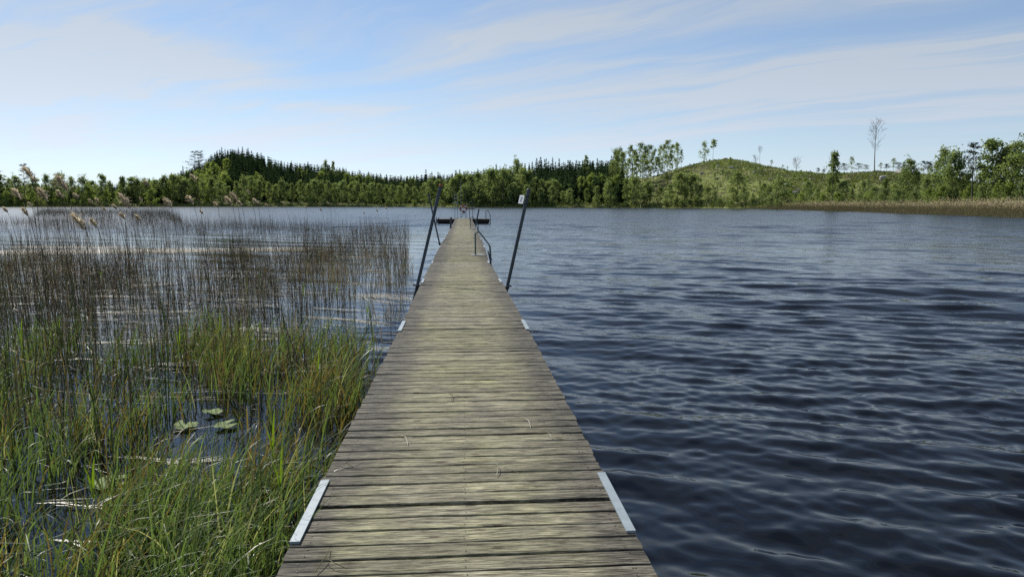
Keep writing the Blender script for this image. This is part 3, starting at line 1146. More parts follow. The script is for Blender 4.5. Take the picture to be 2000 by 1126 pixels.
# ------------------------------------------------------------------ straws dropped on the deck
straw_specs = [
    ((778, 848), (797, 870), 'pale bent straw lying left of centre on the deck', .62),
    ((1018, 815), (1037, 836), 'pale straw lying on the right half of the deck', .75),
    ((1068, 848), (1077, 856), 'tiny forked straw near the right edge of the deck', .6),
    ((645, 1070), (612, 1122), 'green and yellow grass stalk on the boards at the near left', .2),
    ((652, 905), (690, 913), 'thin green blade curled over the left edge above the near plate', .1),
    ((876, 766), (882, 784), 'short dark twig standing on mid deck', .0),
    ((968, 905), (970, 930), 'thin dry stalk on the deck near the right near plate', .3),
]
for (p, q, lab, tn) in straw_specs:
    x0, y0 = flat(*p, DECK + .004)
    x1, y1 = flat(*q, DECK + .004)
    mx_, my_ = (x0 + x1) / 2, (y0 + y1) / 2
    o = MB()
    dx_, dy_ = x1 - x0, y1 - y0
    L = math.hypot(dx_, dy_)
    nx_, ny_ = -dy_ / L, dx_ / L
    bend = .06 * L
    z0 = DECK + .008
    o.tube(smooth_path([(x0 - mx_, y0 - my_, 0), (nx_ * bend, ny_ * bend, .016), (x1 - mx_, y1 - my_, .002)], 6), [.0016] * 6 + [.0021] * 6 + [.0009], 5, 0, tn)
    fk = smooth_path([(nx_ * bend, ny_ * bend, .014), (nx_ * bend + dx_ * .2 + nx_ * .05, ny_ * bend + dy_ * .2 + ny_ * .05, .02), (nx_ * bend + dx_ * .3 + nx_ * .12, ny_ * bend + dy_ * .3 + ny_ * .12, .003)], 4)
    o.tube(fk, .0017, 5, 0, tn)
    ob = o.build('dry_straw', MAT['straw'] if tn > .25 else MAT['grass'], None, True, (mx_, my_, z0))
    tag(ob, lab, 'straw', 'loose straws on the deck')

exec_reeds = True
# ------------------------------------------------------------------ reeds left of the jetty
rr = np.random.default_rng(11)
WIND = PI * .97                  # plumes trail to the left


def field(Y):
    """x of the right limit of the reed field at distance Y"""
    return np.interp(Y, [3, 6, 8, 10, 13, 16, 20, 25, 33, 45, 60, 80, 200], [-1.0, -1.0, -1.02, -1.03, -1.10, -1.25, -1.55, -1.95, -2.5, -3.2, -4.6, -8, -60])


def sample_field(n, y0, y1, pw=1.0):
    Yv = (rr.random(n) * (y1 ** 2 - y0 ** 2) + y0 ** 2) ** .5
    xr_ = field(Yv)
    xl_ = -.78 * Yv - .8
    Xv = xr_ + (xl_ - xr_) * rr.random(n)
    return Xv, Yv


bands = [(3.4, 30, 46), (30, 58, 16), (58, 95, 11), (95, 190, 6)]
SV, SF, ST, off = [], [], [], 0
for (y0, y1, den) in bands:
    area = .39 * (y1 ** 2 - y0 ** 2)
    n = int(area * den)
    Xv, Yv = sample_field(n, y0, y1)
    uu = u_of(Xv, Yv)
    dn = fbm(Xv * .55, Yv * .35, 3)
    keep = rr.random(n) < np.clip((dn - .33) * 4.2, .08, 1)
    # open lane of water between the two belts
    lane = np.exp(-((Yv - np.interp(uu, [0, 250, 600, 820], [47, 41, 38, 38])) / np.interp(uu, [0, 250, 560, 660, 820], [9, 7.5, 5, .8, .3])) ** 2)
    keep &= rr.random(n) > lane * .94
    # rear limit of the belt
    rear = np.interp(uu, [-300, 0, 60, 90, 330, 360, 600, 700, 820], [76, 76, 80, 170, 150, 72, 64, 60, 56])
    keep &= Yv < rear + rr.normal(0, 3, n)
    gap = (Yv > 85) & (Yv < 105) & (uu < 250)
    keep &= ~(gap & (rr.random(n) < .8))
    edge = np.clip((field(Yv) - Xv) / 1.2, 0, 1)
    keep &= rr.random(n) < .62 + .38 * edge
    gr = np.clip((Yv - 2.5) / 6, .25, 1)
    keep &= rr.random(n) < gr
    Xv, Yv = Xv[keep], Yv[keep]
    n = len(Xv)
    tall = fbm(Xv * .3 + 9, Yv * .2, 3)
    h = rr.gamma(7, 1 / 7, n) * (.36 + .52 * tall)
    h *= np.where(Yv > 95, 1.7, np.where(Yv > 58, 1.25, 1.0))
    h = np.clip(h, .12, 2.0)
    th0 = np.abs(rr.normal(0, .09, n))
    brk = rr.random(n) < .17
    th0[brk] = rr.uniform(.3, 1.25, brk.sum())
    th1 = rr.normal(.04, .08, n)
    phi = np.where(rr.random(n) < .6, WIND + rr.normal(0, .6, n), rr.uniform(0, 2 * PI, n))
    rad_ = .0026 + .0048 * rr.random(n) ** 2 * np.where(Yv > 58, 1.25, 1)
    V, f, _ = stems(np.stack([Xv, Yv, np.full(n, -.02)], -1), h + .02, th0, th1, phi, rad_, 3, rr)
    tn = np.clip(rr.normal(.44, .21, n), 0, .84)
    gb = rr.random(n) < np.interp(Yv, [4, 9, 14, 30], [.55, .42, .14, .06])
    tn[gb] = 1.0
    SV.append(V)
    SF.append(f + off)
    ST.append(np.repeat(tn, 12))
    off += len(V)
    # withered leaves hanging off some stalks
    if y0 < 50:
        sel = np.where(rr.random(n) < .38)[0]
        m_ = len(sel)
        zb = h[sel] * rr.uniform(.3, .8, m_)
        b_ = np.stack([Xv[sel] + np.cos(phi[sel]) * np.sin(th0[sel]) * zb, Yv[sel] + np.sin(phi[sel]) * np.sin(th0[sel]) * zb, zb * np.cos(th0[sel])], -1)
        V, f, _ = strips(b_, rr.uniform(.12, .34, m_), rr.uniform(.3, .9, m_), rr.uniform(.6, 1.8, m_), rr.uniform(0, 2 * PI, m_), rr.uniform(.004, .009, m_), 3, rr)
        SV.append(V)
        SF.append(f + off)
        ST.append(np.repeat(np.clip(rr.normal(.5, .2, m_), 0, .88), 8))
        off += len(V)
nt_ = 520
tx, ty = sample_field(nt_, 6.5, 30)
k_ = rr.random(nt_) < np.clip((fbm(tx * .5 + 70, ty * .3, 3) - .36) * 4, .05, 1)
tx, ty = tx[k_], ty[k_]
n = len(tx) * 30
pk = rr.integers(0, len(tx), n)
b_ = np.stack([tx[pk] + rr.normal(0, .16, n), ty[pk] + rr.normal(0, .2, n), np.full(n, -.02)], -1)
V, f, _ = strips(b_, rr.uniform(.15, .62, n), np.abs(rr.normal(.1, .2, n)), np.abs(rr.normal(.6, .6, n)), rr.uniform(0, 2 * PI, n), rr.uniform(.004, .012, n), 4, rr)
SV.append(V)
SF.append(f + off)
tn = np.clip(rr.normal(.40, .2, n), 0, .84)
tn[rr.random(n) < .16] = 1.0
ST.append(np.repeat(tn, 10))
off += len(V)
SV, SF, ST = np.vstack(SV), np.vstack(SF), np.concatenate(ST)
print('reed faces', len(SF))
tag(link('reed_stalks', make_mesh('reed_stalks', SV, SF, [MAT['dead_reed']], None, ST)), 'dense belt of thin brown dead reed stalks standing in the shallow water', 'reeds', kind='stuff')

# green sedge near the camera
GV, GF, GT, off = [], [], [], 0


def add_grass(n, y0, y1, xr, xl, hm, bend, green, tuft=.55, zb=-.02, wmul=1.0, ybias=1.0):
    global off
    nt_ = max(6, int(n / 26))
    ty = y0 + (y1 - y0) * rr.random(nt_) ** ybias
    tx = xr(ty) + (xl(ty) - xr(ty)) * rr.random(nt_)
    nz = fbm(tx * 1.1 + 3, ty * .9, 3)
    k_ = rr.random(nt_) < np.clip((nz - .33) * 4.2, .10, 1)
    tx, ty = tx[k_], ty[k_]
    pick = rr.integers(0, len(tx), n)
    bx_, by_ = tx[pick] + rr.normal(0, .17, n), ty[pick] + rr.normal(0, .19, n)
    ok = (bx_ < -HW - .10) & (by_ > 1.6)
    for (pu, pv_) in ((210, 941), (362, 830), (418, 803), (440, 829)):          # open water round the lily pads
        qx, qy = flat(pu, pv_)
        ok &= ~((np.abs(bx_ - qx + .04 * (by_ - qy)) < .17) & (by_ > qy - (1.25 if pu == 210 else .85)) & (by_ < qy + .15))
    bx_, by_, pick = bx_[ok], by_[ok], pick[ok]
    n = len(bx_)
    tuft_h = rr.uniform(.75, 1.2, len(tx))[pick]
    h = hm * tuft_h * rr.uniform(.55, 1.25, n)
    th0 = np.abs(rr.normal(.10, .10, n))
    th1 = np.abs(rr.normal(bend, bend * .55, n))
    phi = np.where(rr.random(n) < .62, rr.normal(.15, .75, n), rr.uniform(0, 2 * PI, n))
    wd = rr.uniform(.005, .014, n) * wmul
    V, f, _ = strips(np.stack([bx_, by_, np.full(n, zb)], -1), h, th0, th1, phi, wd, 7, rr)
    tn = np.clip(rr.normal(green, .2, n) + (rr.random(len(tx))[pick] - .5) * .2, .02, .99)
    GV.append(V)
    GF.append(f + off)
    GT.append(np.repeat(tn, 16))
    off += len(V)


edge_x = lambda y: np.full_like(y, -1.02)
add_grass(1750, 2.5, 4.5, edge_x, lambda y: -.78 * y - .7, .60, 1.15, .70, ybias=.75)
add_grass(560, 2.5, 5.4, edge_x, lambda y: -.78 * y - .7, .66, 1.0, .16)
add_grass(1250, 4.2, 7.6, lambda y: np.full_like(y, -1.08), lambda y: -.75 * y - .5, .54, .95, .58)
add_grass(800, 4.2, 7.6, lambda y: np.full_like(y, -1.08), lambda y: -.75 * y - .5, .50, .8, .12)
add_grass(900, 6.4, 10.2, lambda y: np.full_like(y, -1.08), lambda y: -.30 * y - .6, .58, .75, .58)
add_grass(550, 6.4, 9.8, lambda y: np.full_like(y, -1.1), lambda y: -.30 * y - .6, .50, .8, .12)
add_grass(1300, 7.0, 11.0, lambda y: -.3 * y, lambda y: -.76 * y, .48, .6, .42)
add_grass(230, 2.6, 5.0, lambda y: np.full_like(y, -1.0), lambda y: np.full_like(y, -1.5), .55, .6, .5)
GV, GF, GT = np.vstack(GV), np.vstack(GF), np.concatenate(GT)
print('grass faces', len(GF))
tag(link('sedge_grass', make_mesh('sedge_grass', GV, GF, [MAT['grass']], None, GT)), 'green arching sedge grass growing out of the water beside the jetty', 'grass', kind='stuff')

# floating dead straw, flat on the calm water: loose pieces and drifted rafts
SX, SY, SA, SL, SW = [], [], [], [], []
n = 7500
Xv, Yv = sample_field(n, 4.2, 34)
pat = fbm(Xv * .35 + 31, Yv * .8 + 11, 3)
k_ = rr.random(n) < np.clip((pat - .42) * 3, .05, 1)
Xv, Yv = Xv[k_], Yv[k_]
n = len(Xv)
SX.append(Xv); SY.append(Yv)
SA.append(np.where(rr.random(n) < .7, rr.normal(-.1, .35, n), rr.uniform(0, PI, n)))
SL.append((rr.gamma(2.2, .22, n) + .1) * np.clip(Yv / 13, .3, 1)); SW.append(rr.uniform(.008, .02, n) * np.clip(Yv / 13, .4, 1))
RAFTS = [((-60, 494), (330, 490), 1.2, 4200), ((300, 490), (590, 487), 1.0, 3600), ((20, 482), (240, 484), .7, 900), ((585, 619), (680, 625), .05, 60), ((610, 602), (690, 607), .04, 40), ((690, 628), (762, 634), .05, 60), ((640, 500), (700, 503), .25, 60), ((680, 552), (700, 554), .05, 14),
         ((130, 582), (215, 580), .05, 24), ((50, 583), (82, 582), .05, 12), ((205, 893), (300, 900), .03, 12), ((320, 912), (372, 905), .03, 7), ((60, 985), (125, 985), .03, 6), ((95, 1055), (145, 1060), .03, 6), ((685, 575), (790, 585), .5, 60), ((400, 533), (470, 532), .12, 30), ((240, 560), (330, 556), .2, 30), ((470, 640), (560, 650), .2, 30)]
for k in range(70):
    yr_ = rr.uniform(8.5, 28)
    xr0 = float(field(yr_)) - rr.random() ** 1.3 * (.72 * yr_ - 1)
    Ln = rr.uniform(.3, 1.3)
    n = int(rr.integers(4, 16))
    t_ = rr.random(n)
    SX.append(xr0 - Ln * t_); SY.append(yr_ + rr.normal(0, .05, n)); SA.append(rr.normal(0, .12, n)); SL.append(rr.uniform(.15, .6, n)); SW.append(rr.uniform(.012, .03, n))
for (A, B, wd, n) in RAFTS:
    (ax_, ay_), (bx_, by_) = flat(*A), flat(*B)
    t_ = rr.random(n)
    SX.append(ax_ + (bx_ - ax_) * t_ + rr.normal(0, wd * .25, n)); SY.append(ay_ + (by_ - ay_) * t_ + rr.normal(0, wd * .6, n))
    SA.append(math.atan2(by_ - ay_, bx_ - ax_) + rr.normal(0, .16 + .12 * wd, n))
    SL.append((rr.gamma(2.2, .22, n) + .12) * (1 if wd > .06 else .55)); SW.append(rr.uniform(.010, .028, n) * (1 if wd > .06 else .6))
Xv, Yv, az, Ls, Ws = (np.concatenate(q) for q in (SX, SY, SA, SL, SW))
ok = Xv < -HW - .12
Xv, Yv, az, Ls, Ws = Xv[ok], Yv[ok], az[ok], Ls[ok], Ws[ok]
n = len(Xv)
V, f, _ = strips(np.stack([Xv, Yv, rr.uniform(.008, .022, n)], -1), Ls, np.full(n, PI / 2), rr.normal(0, .02, n), az, Ws, 2, rr, .4, 1.6, np.zeros(n))
m1 = np.clip(rr.normal(.6, .25, n), 0, 1)
tag(link('floating_straw', make_mesh('floating_straw', V, f, [MAT['straw']], None, np.repeat(m1, 6))), 'scattered pale dead straw floating flat among the reeds', 'straw litter', kind='stuff')

# lily pads
for (u, v, s_, rz, lab) in [(210, 941, .115, .3, 'largest pale green lily pad low in the near reeds'),
                            (362, 830, .10, 1.9, 'pale lily pad half hidden among the sedge, left of the other two'),
                            (418, 803, .085, 2.6, 'small lily pad farthest back of the three in the sedge'),
                            (440, 829, .09, .9, 'lily pad in the sedge nearest the jetty')]:
    x, y = flat(u, v, .03)
    o = thing('lily_pad', lab, 'lily pad', (x, y, .03), 'lily pads among the reeds', rz)
    na = 34
    aa = np.linspace(.22, 2 * PI - .22, na)
    rad_l = s_ * (1 + .05 * np.sin(3 * aa) + .03 * rr.normal(0, 1, na)) * (1 + .12 * np.cos(aa))
    V = [(0, 0, .004)]
    for ringi, kk in enumerate((.5, 1.0)):
        for a_, r_ in zip(aa, rad_l):
            V.append((math.cos(a_) * r_ * kk * 1.15, math.sin(a_) * r_ * kk, .006 * math.sin(a_ * 4) * kk + (.012 * kk if math.cos(a_ - 1) > .6 else 0)))
    f = [[0, 1 + j, 2 + j, 2 + j] for j in range(na - 1)] + [[1 + j, 1 + na + j, 2 + na + j, 2 + j] for j in range(na - 1)]
    MB().add(V, f, 0, .6).build('leaf', MAT['lily'], o)
    MB().tube([(0, 0, .0), (.02, .02, -.25)], .006, 6, 0, .3).build('stalk', MAT['lily'], o)

# bright young reed shoots
shoots = [(48, 690, 690, .55), (190, 1000, 1000, .40), (120, 650, 650, .4), (540, 930, 930, .52), (473, 1040, 1040, .3), (625, 740, 740, .45), (355, 690, 690, .5), (432, 665, 665, .5),
          (720, 605, 605, .36), (660, 560, 560, .36), (595, 565, 565, .4), (200, 530, 530, .4), (555, 1000, 1000, .45), (510, 640, 640, .3)]
ordn = ['first', 'second', 'third', 'fourth', 'fifth', 'sixth', 'seventh', 'eighth', 'ninth', 'tenth', 'eleventh', 'twelfth', 'thirteenth', 'fourteenth', 'fifteenth', 'sixteenth', 'seventeenth', 'eighteenth',
        'nineteenth', 'twentieth', 'twenty-first', 'twenty-second', 'twenty-third', 'twenty-fourth', 'twenty-fifth', 'twenty-sixth', 'twenty-seventh', 'twenty-eighth', 'twenty-ninth', 'thirtieth', 'thirty-first', 'thirty-second', 'thirty-third', 'thirty-fourth', 'thirty-fifth', 'thirty-sixth', 'thirty-seventh', 'thirty-eighth', 'thirty-ninth', 'fortieth']
for k, (u, v, _, hh) in enumerate(sorted(shoots)):
    # v is where the leaf ends low; the plant stands a little nearer in the water
    x, y = flat(u, v + 30)
    o = thing('reed_shoot', f'bright yellow-green young reed shoot, {ordn[k]} from the left among the shoots', 'reed shoot', (x, y, 0), 'bright green reed shoots')
    sr = np.random.default_rng(100 + k)
    mb = MB()
    V, f, P = stems(np.zeros((1, 3)), np.array([hh * .75]), np.array([.05]), np.array([.05]), np.array([2.8]), np.array([.005]), 3, sr)
    mb.add(V, f, 0, .4)
    mb.build('stem', MAT['shoot'], o)
    nl = 3
    lf = MB()
    zb = np.array([.25, .45, .62])[:nl] * hh
    bs = np.stack([-.03 * zb, np.zeros(nl), zb], -1)
    V, f, _ = strips(bs, np.array([.5, .6, .55]) * hh, np.array([.22, .12, .05]), np.array([.5, .35, .18]), np.array([.3, 2.9, 1.2]), np.array([.016, .020, .018]), 6, sr, .8, 1.6, np.array([.2, -.2, .4]))
    lf.add(V, f, 0, .7)
    lf.build('leaf', MAT['shoot'], o)

# tall reeds with feathery plumes: column, row of the plume, distance, plume length
plumes = [(66, 338, 12.5, .34), (92, 378, 12.5, .30), (40, 377, 13.5, .27), (131, 356, 12.5, .36), (121, 378, 15, .20), (152, 382, 17, .18), (163, 430, 11.0, .34), (188, 434, 12.5, .20),
          (252, 391, 13.5, .34), (334, 395, 15.5, .27), (376, 389, 16.5, .24), (382, 346, 17, .20), (289, 357, 18, .17), (452, 391, 17, .27), (462, 383, 17, .27), (471, 396, 19, .20), (425, 399, 20, .19),
          (503, 393, 20, .22), (62, 399, 19, .17), (14, 409, 18, .18), (180, 393, 22, .18), (193, 391, 22, .20), (206, 408, 24, .16), (227, 403, 22, .20), (242, 420, 19, .22), (272, 424, 20, .20), (396, 413, 23, .18),
          (53, 412, 17, .24), (277, 389, 26, .14), (487, 374, 25, .14), (522, 400, 27, .14), (556, 397, 30, .13), (628, 409, 32, .14), (642, 396, 33, .13), (738, 411, 34, .14), (755, 406, 35, .12), (712, 415, 34, .12), (598, 404, 34, .12)]
for k, (u, v, D, pl_) in enumerate(sorted(plumes)):
    sr = np.random.default_rng(500 + k)
    xt, yt, zt = at(u, v, D)
    hs = zt - pl_ * .2
    lean = sr.uniform(.06, .16) * hs
    bx_, by_ = xt + lean, yt + sr.uniform(-.2, .2)
    size = 'large' if pl_ > .28 else ('medium' if pl_ > .19 else 'small')
    o = thing('plumed_reed', f'dry reed with {size} beige plume, {ordn[k]} from the left of the plumed reeds', 'reed', (bx_, by_, 0), 'tall dry reeds with plumes')
    top = np.array([xt - bx_, yt - by_, hs])
    path = smooth_path([(0, 0, -.1), top * np.array([.25, .25, .4]), top * np.array([.6, .6, .75]), top, top + np.array([-pl_ * .32, 0, pl_ * .30])], 5)
    mb = MB()
    mb.tube(path, np.linspace(.0064, .0026, len(path)), 6, 0, sr.uniform(.3, .5))
    mb.build('stem', MAT['dead_reed'], o)
    nl = int(sr.integers(1, 4))
    lf = MB()
    zz = sr.uniform(.35, .8, nl)
    bs = np.stack([np.interp(zz * hs, path[:, 2], path[:, 0]), np.interp(zz * hs, path[:, 2], path[:, 1]), zz * hs], -1)
    V, f, _ = strips(bs, sr.uniform(.15, .35, nl), sr.uniform(.3, .7, nl), sr.uniform(.8, 1.6, nl), WIND + sr.normal(0, .5, nl), np.full(nl, .010), 4, sr)
    lf.add(V, f, 0, .6)
    lf.build('dry_leaf', MAT['dead_reed'], o)
    npb = 210
    pl_ *= 1.12
    tt_ = sr.uniform(0, 1, npb)
    bs = top[None] + np.stack([-pl_ * .34 * tt_, np.zeros(npb), pl_ * (.34 * tt_ - .22 * (1 - tt_))], -1) + sr.normal(0, .006, (npb, 3))
    L = pl_ * sr.uniform(.25, .62, npb) * (1.15 - .55 * tt_)
    V, f, _ = strips(bs, L, sr.uniform(.2, .9, npb), sr.uniform(.7, 1.6, npb), WIND + sr.normal(0, .85, npb), sr.uniform(.007, .015, npb) * (1 + D / 30), 4, sr, .5)
    MB().add(V, f, 0, np.repeat(np.clip(sr.normal(.5, .25, npb), 0, 1), 10)).build('plume', MAT['plume'], o)

# ------------------------------------------------------------------ reed bed along the far right shore
fr = np.random.default_rng(77)
n = 90000
uu = 1400 + 760 * fr.random(n) ** .75
front = np.interp(uu, [1400, 1450, 1600, 1750, 2000, 2200], [296, 262, 190, 146, 108, 92])
back = shore_d(uu) + 2
tt_ = fr.random(n) ** 1.25
D = front + (back - front) * tt_
x, y = polar(uu, D)
pat = fbm(x * .06, y * .06, 3)
edge = np.clip((D - front) / 30, 0, 1)
keep = fr.random(n) < np.clip(.05 + edge * 1.1, 0, 1) * np.clip((pat - .2) * 3, .35, 1)
uu, D, x, y, edge = uu[keep], D[keep], x[keep], y[keep], edge[keep]
n = len(x)
h = fr.gamma(14, 1 / 14, n) * (.35 + 1.35 * edge ** 1.5)
V, f, P = stems(np.stack([x, y, np.full(n, -.02)], -1), h, np.abs(fr.normal(0, .06, n)), fr.normal(.05, .06, n), fr.uniform(0, 2 * PI, n), fr.uniform(.008, .016, n), 2, fr)
T1 = np.repeat(np.clip(fr.normal(.42, .2, n), 0, .85), 9)
sel = np.where((edge > .85) & (fr.random(n) < .5))[0]
tp_ = P[sel, -1]
m_ = len(sel)
V2, f2, _ = strips(np.repeat(tp_, 2, 0), fr.uniform(.16, .34, 2 * m_), fr.uniform(.2, .8, 2 * m_), fr.uniform(.5, 1.4, 2 * m_), fr.uniform(0, 2 * PI, 2 * m_), fr.uniform(.05, .09, 2 * m_), 2, fr)
T2 = np.repeat(fr.uniform(.86, 1, 2 * m_), 6)
tag(link('reed_bed', make_mesh('reed_bed', np.vstack([V, V2]), np.vstack([f, f2 + len(V)]), [MAT['far_reed']], None, np.concatenate([T1, T2]))), 'brown reed bed with pale plume heads along the far right shore', 'reed bed', kind='stuff')
#TREES
# ------------------------------------------------------------------ trees
def leaf_quads(cen, size, rgen, flat_=.0, aspect=.7):
    """one randomly turned quad per centre"""
    N = len(cen)
    a = rgen.normal(0, 1, (N, 3))
    a[:, 2] *= (1 - flat_)
    a /= np.linalg.norm(a, axis=1)[:, None]
    b = rgen.normal(0, 1, (N, 3))
    b -= a * (a * b).sum(1)[:, None]
    b /= np.linalg.norm(b, axis=1)[:, None]
    s = size[:, None] / 2
    a, b = a * s, b * s * aspect
    V = np.stack([cen - a * .9, cen + b - a * .1, cen + a, cen - b + a * .15], 1).reshape(-1, 3)
    i_ = np.arange(N)[:, None] * 4
    return V, i_ + np.arange(4)[None]


def broadleaf(seed, H, cw, cb, clumps, per, leaf, droop=.35, trunk_r=.011, limbs=13, sparse=0.0, fork=False, top_heavy=.0):
    """trunk mesh and crown mesh of a leafy tree of height H: cb is where the crown starts, cw its half width"""
    r_ = np.random.default_rng(seed)
    tb = MB()
    lean = r_.normal(0, .025 * H, 2)
    ph = r_.uniform(0, 6, 2)
    zs = np.linspace(0, H * .97, 10)
    sp = np.stack([lean[0] * (zs / H) ** 1.5 + .012 * H * np.sin(zs / H * 5 + ph[0]) * (zs / H), lean[1] * (zs / H) ** 1.5 + .012 * H * np.sin(zs / H * 4 + ph[1]) * (zs / H), zs - .3], -1)
    tb.tube(sp, trunk_r * H * (1.08 - zs / H) ** 1.0 + .012, 7)
    cen, tin = [], []
    for k in range(limbs):
        t = cb + (1 - cb) * ((k + r_.random()) / limbs) ** .9
        if t > .97:
            t = .97
        st = np.array([np.interp(t * H, zs, sp[:, 0]), np.interp(t * H, zs, sp[:, 1]), t * H - .3])
        q = (t - cb) / (1 - cb)
        wdt = cw * (np.sin(PI * np.clip(.14 + .86 * q ** (.75 + top_heavy), 0, 1)) ** .75) * r_.uniform(.65, 1.15)
        az = k * 2.4 + r_.normal(0, .5)
        d_ = np.array([math.cos(az), math.sin(az), 0])
        end = st + d_ * wdt + np.array([0, 0, wdt * r_.uniform(.25, .9)])
        mid = (st + end) / 2 + np.array([0, 0, wdt * .12])
        lp = smooth_path([st, mid, end], 3)
        tb.tube(lp, np.linspace(trunk_r * H * (1.05 - t) * .5 + .012, .010, len(lp)), 5, cap=False)
        m_ = max(2, int(clumps / limbs * r_.uniform(.6, 1.4)))
        for j in range(m_):
            tt = r_.uniform(.25, 1.05)
            c = st + (end - st) * tt + r_.normal(0, .10 * cw + .18, 3)
            cen.append(c)
            tin.append(r_.random())
    for j in range(max(2, int(clumps * .06))):
        cen.append(sp[-1] + np.array([r_.normal(0, .12 * cw), r_.normal(0, .12 * cw), r_.uniform(-.10, .035) * H]))
        tin.append(r_.random())
    cen, tin = np.array(cen), np.array(tin)
    keep = r_.random(len(cen)) >= sparse
    cen, tin = cen[keep], tin[keep]
    rad_c = r_.uniform(.35, .85, len(cen)) * (cw * .28 + .18)
    pk = np.repeat(np.arange(len(cen)), per)
    g_ = r_.normal(0, 1, (len(pk), 3)) * np.array([.62, .62, .52])
    pts = cen[pk] + g_ * rad_c[pk][:, None]
    pts[:, 2] -= droop * np.abs(r_.normal(0, 1, len(pk))) * rad_c[pk]
    pts[:, 2] = np.maximum(pts[:, 2], .15)
    V, f = leaf_quads(pts, r_.uniform(.6, 1.3, len(pts)) * leaf, r_, .2)
    tv = np.clip(tin[pk] * .75 + r_.random(len(pk)) * .3, 0, 1)
    cm = MB().add(V, f, 0, np.repeat(tv, 4))
    return tb, cm


def spruce(seed, H, Rb, whorls, per, quads, mat_tr=1, start=.06):
    r_ = np.random.default_rng(seed)
    mb = MB()
    if mat_tr is not None:
        mb.tube([(0, 0, -.3), (0, 0, H * .5), (0, 0, H * .96)], [.012 * H, .008 * H, .01], 6, 1)
    cen, tn, ax, ss = [], [], [], []
    for w_ in range(whorls):
        q = start + (1 - start) * (w_ + r_.uniform(-.3, .3)) / whorls
        q = min(max(q, .03), .985)
        rw = Rb * (1 - q) ** .85 * r_.uniform(.75, 1.15) + .10
        for b_ in range(per):
            az = r_.uniform(0, 2 * PI)
            L = rw * r_.uniform(.7, 1.2)
            tt = r_.random()
            for k in range(quads):
                s = (k + .6) / quads
                r0 = L * s
                zz = q * H - L * .30 * s ** 1.3 + L * .12 * s ** 3
                cen.append((math.cos(az) * r0, math.sin(az) * r0, zz))
                ax.append(az)
                ss.append(L / quads * 1.5)
                tn.append(tt)
    cen, ax, ss, tn = np.array(cen), np.array(ax), np.array(ss), np.array(tn)
    N = len(cen)
    d_ = np.stack([np.cos(ax), np.sin(ax), np.full(N, -.35)], -1)
    s_ = np.stack([-np.sin(ax), np.cos(ax), r_.normal(-.1, .5, N)], -1)
    s_ /= np.linalg.norm(s_, axis=1)[:, None]
    wd = (.30 + .055 * H / 16) * r_.uniform(.8, 1.5, N) * (1 + ss * .5)
    hang = np.array([0, 0, -1.0])[None] * (wd * r_.uniform(.5, 1.3, N))[:, None]
    a, b = d_ * ss[:, None] * .62, s_ * wd[:, None]
    V = np.stack([cen - a, cen + b * .9 + hang * .55, cen + a + hang * .15, cen - b * .9 + hang * .55], 1).reshape(-1, 3)
    f = np.arange(N)[:, None] * 4 + np.arange(4)[None]
    mb.add(V, f, 0, np.repeat(np.clip(tn + r_.normal(0, .15, N), 0, 1), 4))
    # leading shoot
    V, f, _ = strips(np.array([[0, 0, H * .93]] * 3), np.full(3, H * .05), np.full(3, .02), np.zeros(3), np.array([0, 2.1, 4.2]), np.full(3, .16), 2, r_)
    mb.add(V, f, 0, .4)
    return mb


def pine(seed, H, cw, cb, pads, per, leaf=.34, tr=.011):
    r_ = np.random.default_rng(seed)
    tb = MB()
    zs = np.linspace(0, H * .96, 9)
    ph = r_.uniform(0, 6)
    sp = np.stack([.02 * H * np.sin(zs / H * 3 + ph), .015 * H * np.cos(zs / H * 3.4 + ph), zs - .3], -1)
    tb.tube(sp, tr * H * (1.08 - zs / H) + .015, 7)
    cen, rads = [], []
    for k in range(pads):
        t = cb + (1 - cb) * (k + r_.random()) / pads
        t = min(t, .98)
        st = np.array([np.interp(t * H, zs, sp[:, 0]), np.interp(t * H, zs, sp[:, 1]), t * H - .3])
        az = k * 2.4 + r_.normal(0, .4)
        L = cw * r_.uniform(.5, 1.15) * (1.05 - .65 * (t - cb) / (1 - cb))
        end = st + np.array([math.cos(az) * L, math.sin(az) * L, L * r_.uniform(-.05, .35)])
        lp = smooth_path([st, (st + end) / 2 + np.array([0, 0, -.08 * L]), end], 3)
        tb.tube(lp, np.linspace(.06, .015, len(lp)), 5, cap=False)
        for j in range(2):
            cen.append(st + (end - st) * (.95 - .4 * j) + np.array([0, 0, .15]))
            rads.append(L * .30 + .28)
    cen.append(sp[-1] + np.array([0, 0, -.1]))
    rads.append(.5)
    cen, rads = np.array(cen), np.array(rads)
    pk = np.repeat(np.arange(len(cen)), per)
    pts = cen[pk] + r_.normal(0, 1, (len(pk), 3)) * np.array([.62, .62, .26]) * rads[pk][:, None]
    V, f = leaf_quads(pts, r_.uniform(.6, 1.3, len(pts)) * leaf, r_, .0, .5)
    return tb, MB().add(V, f, 0, np.repeat(np.clip(r_.random(len(cen))[pk] * .7 + r_.random(len(pk)) * .3, 0, 1), 4))


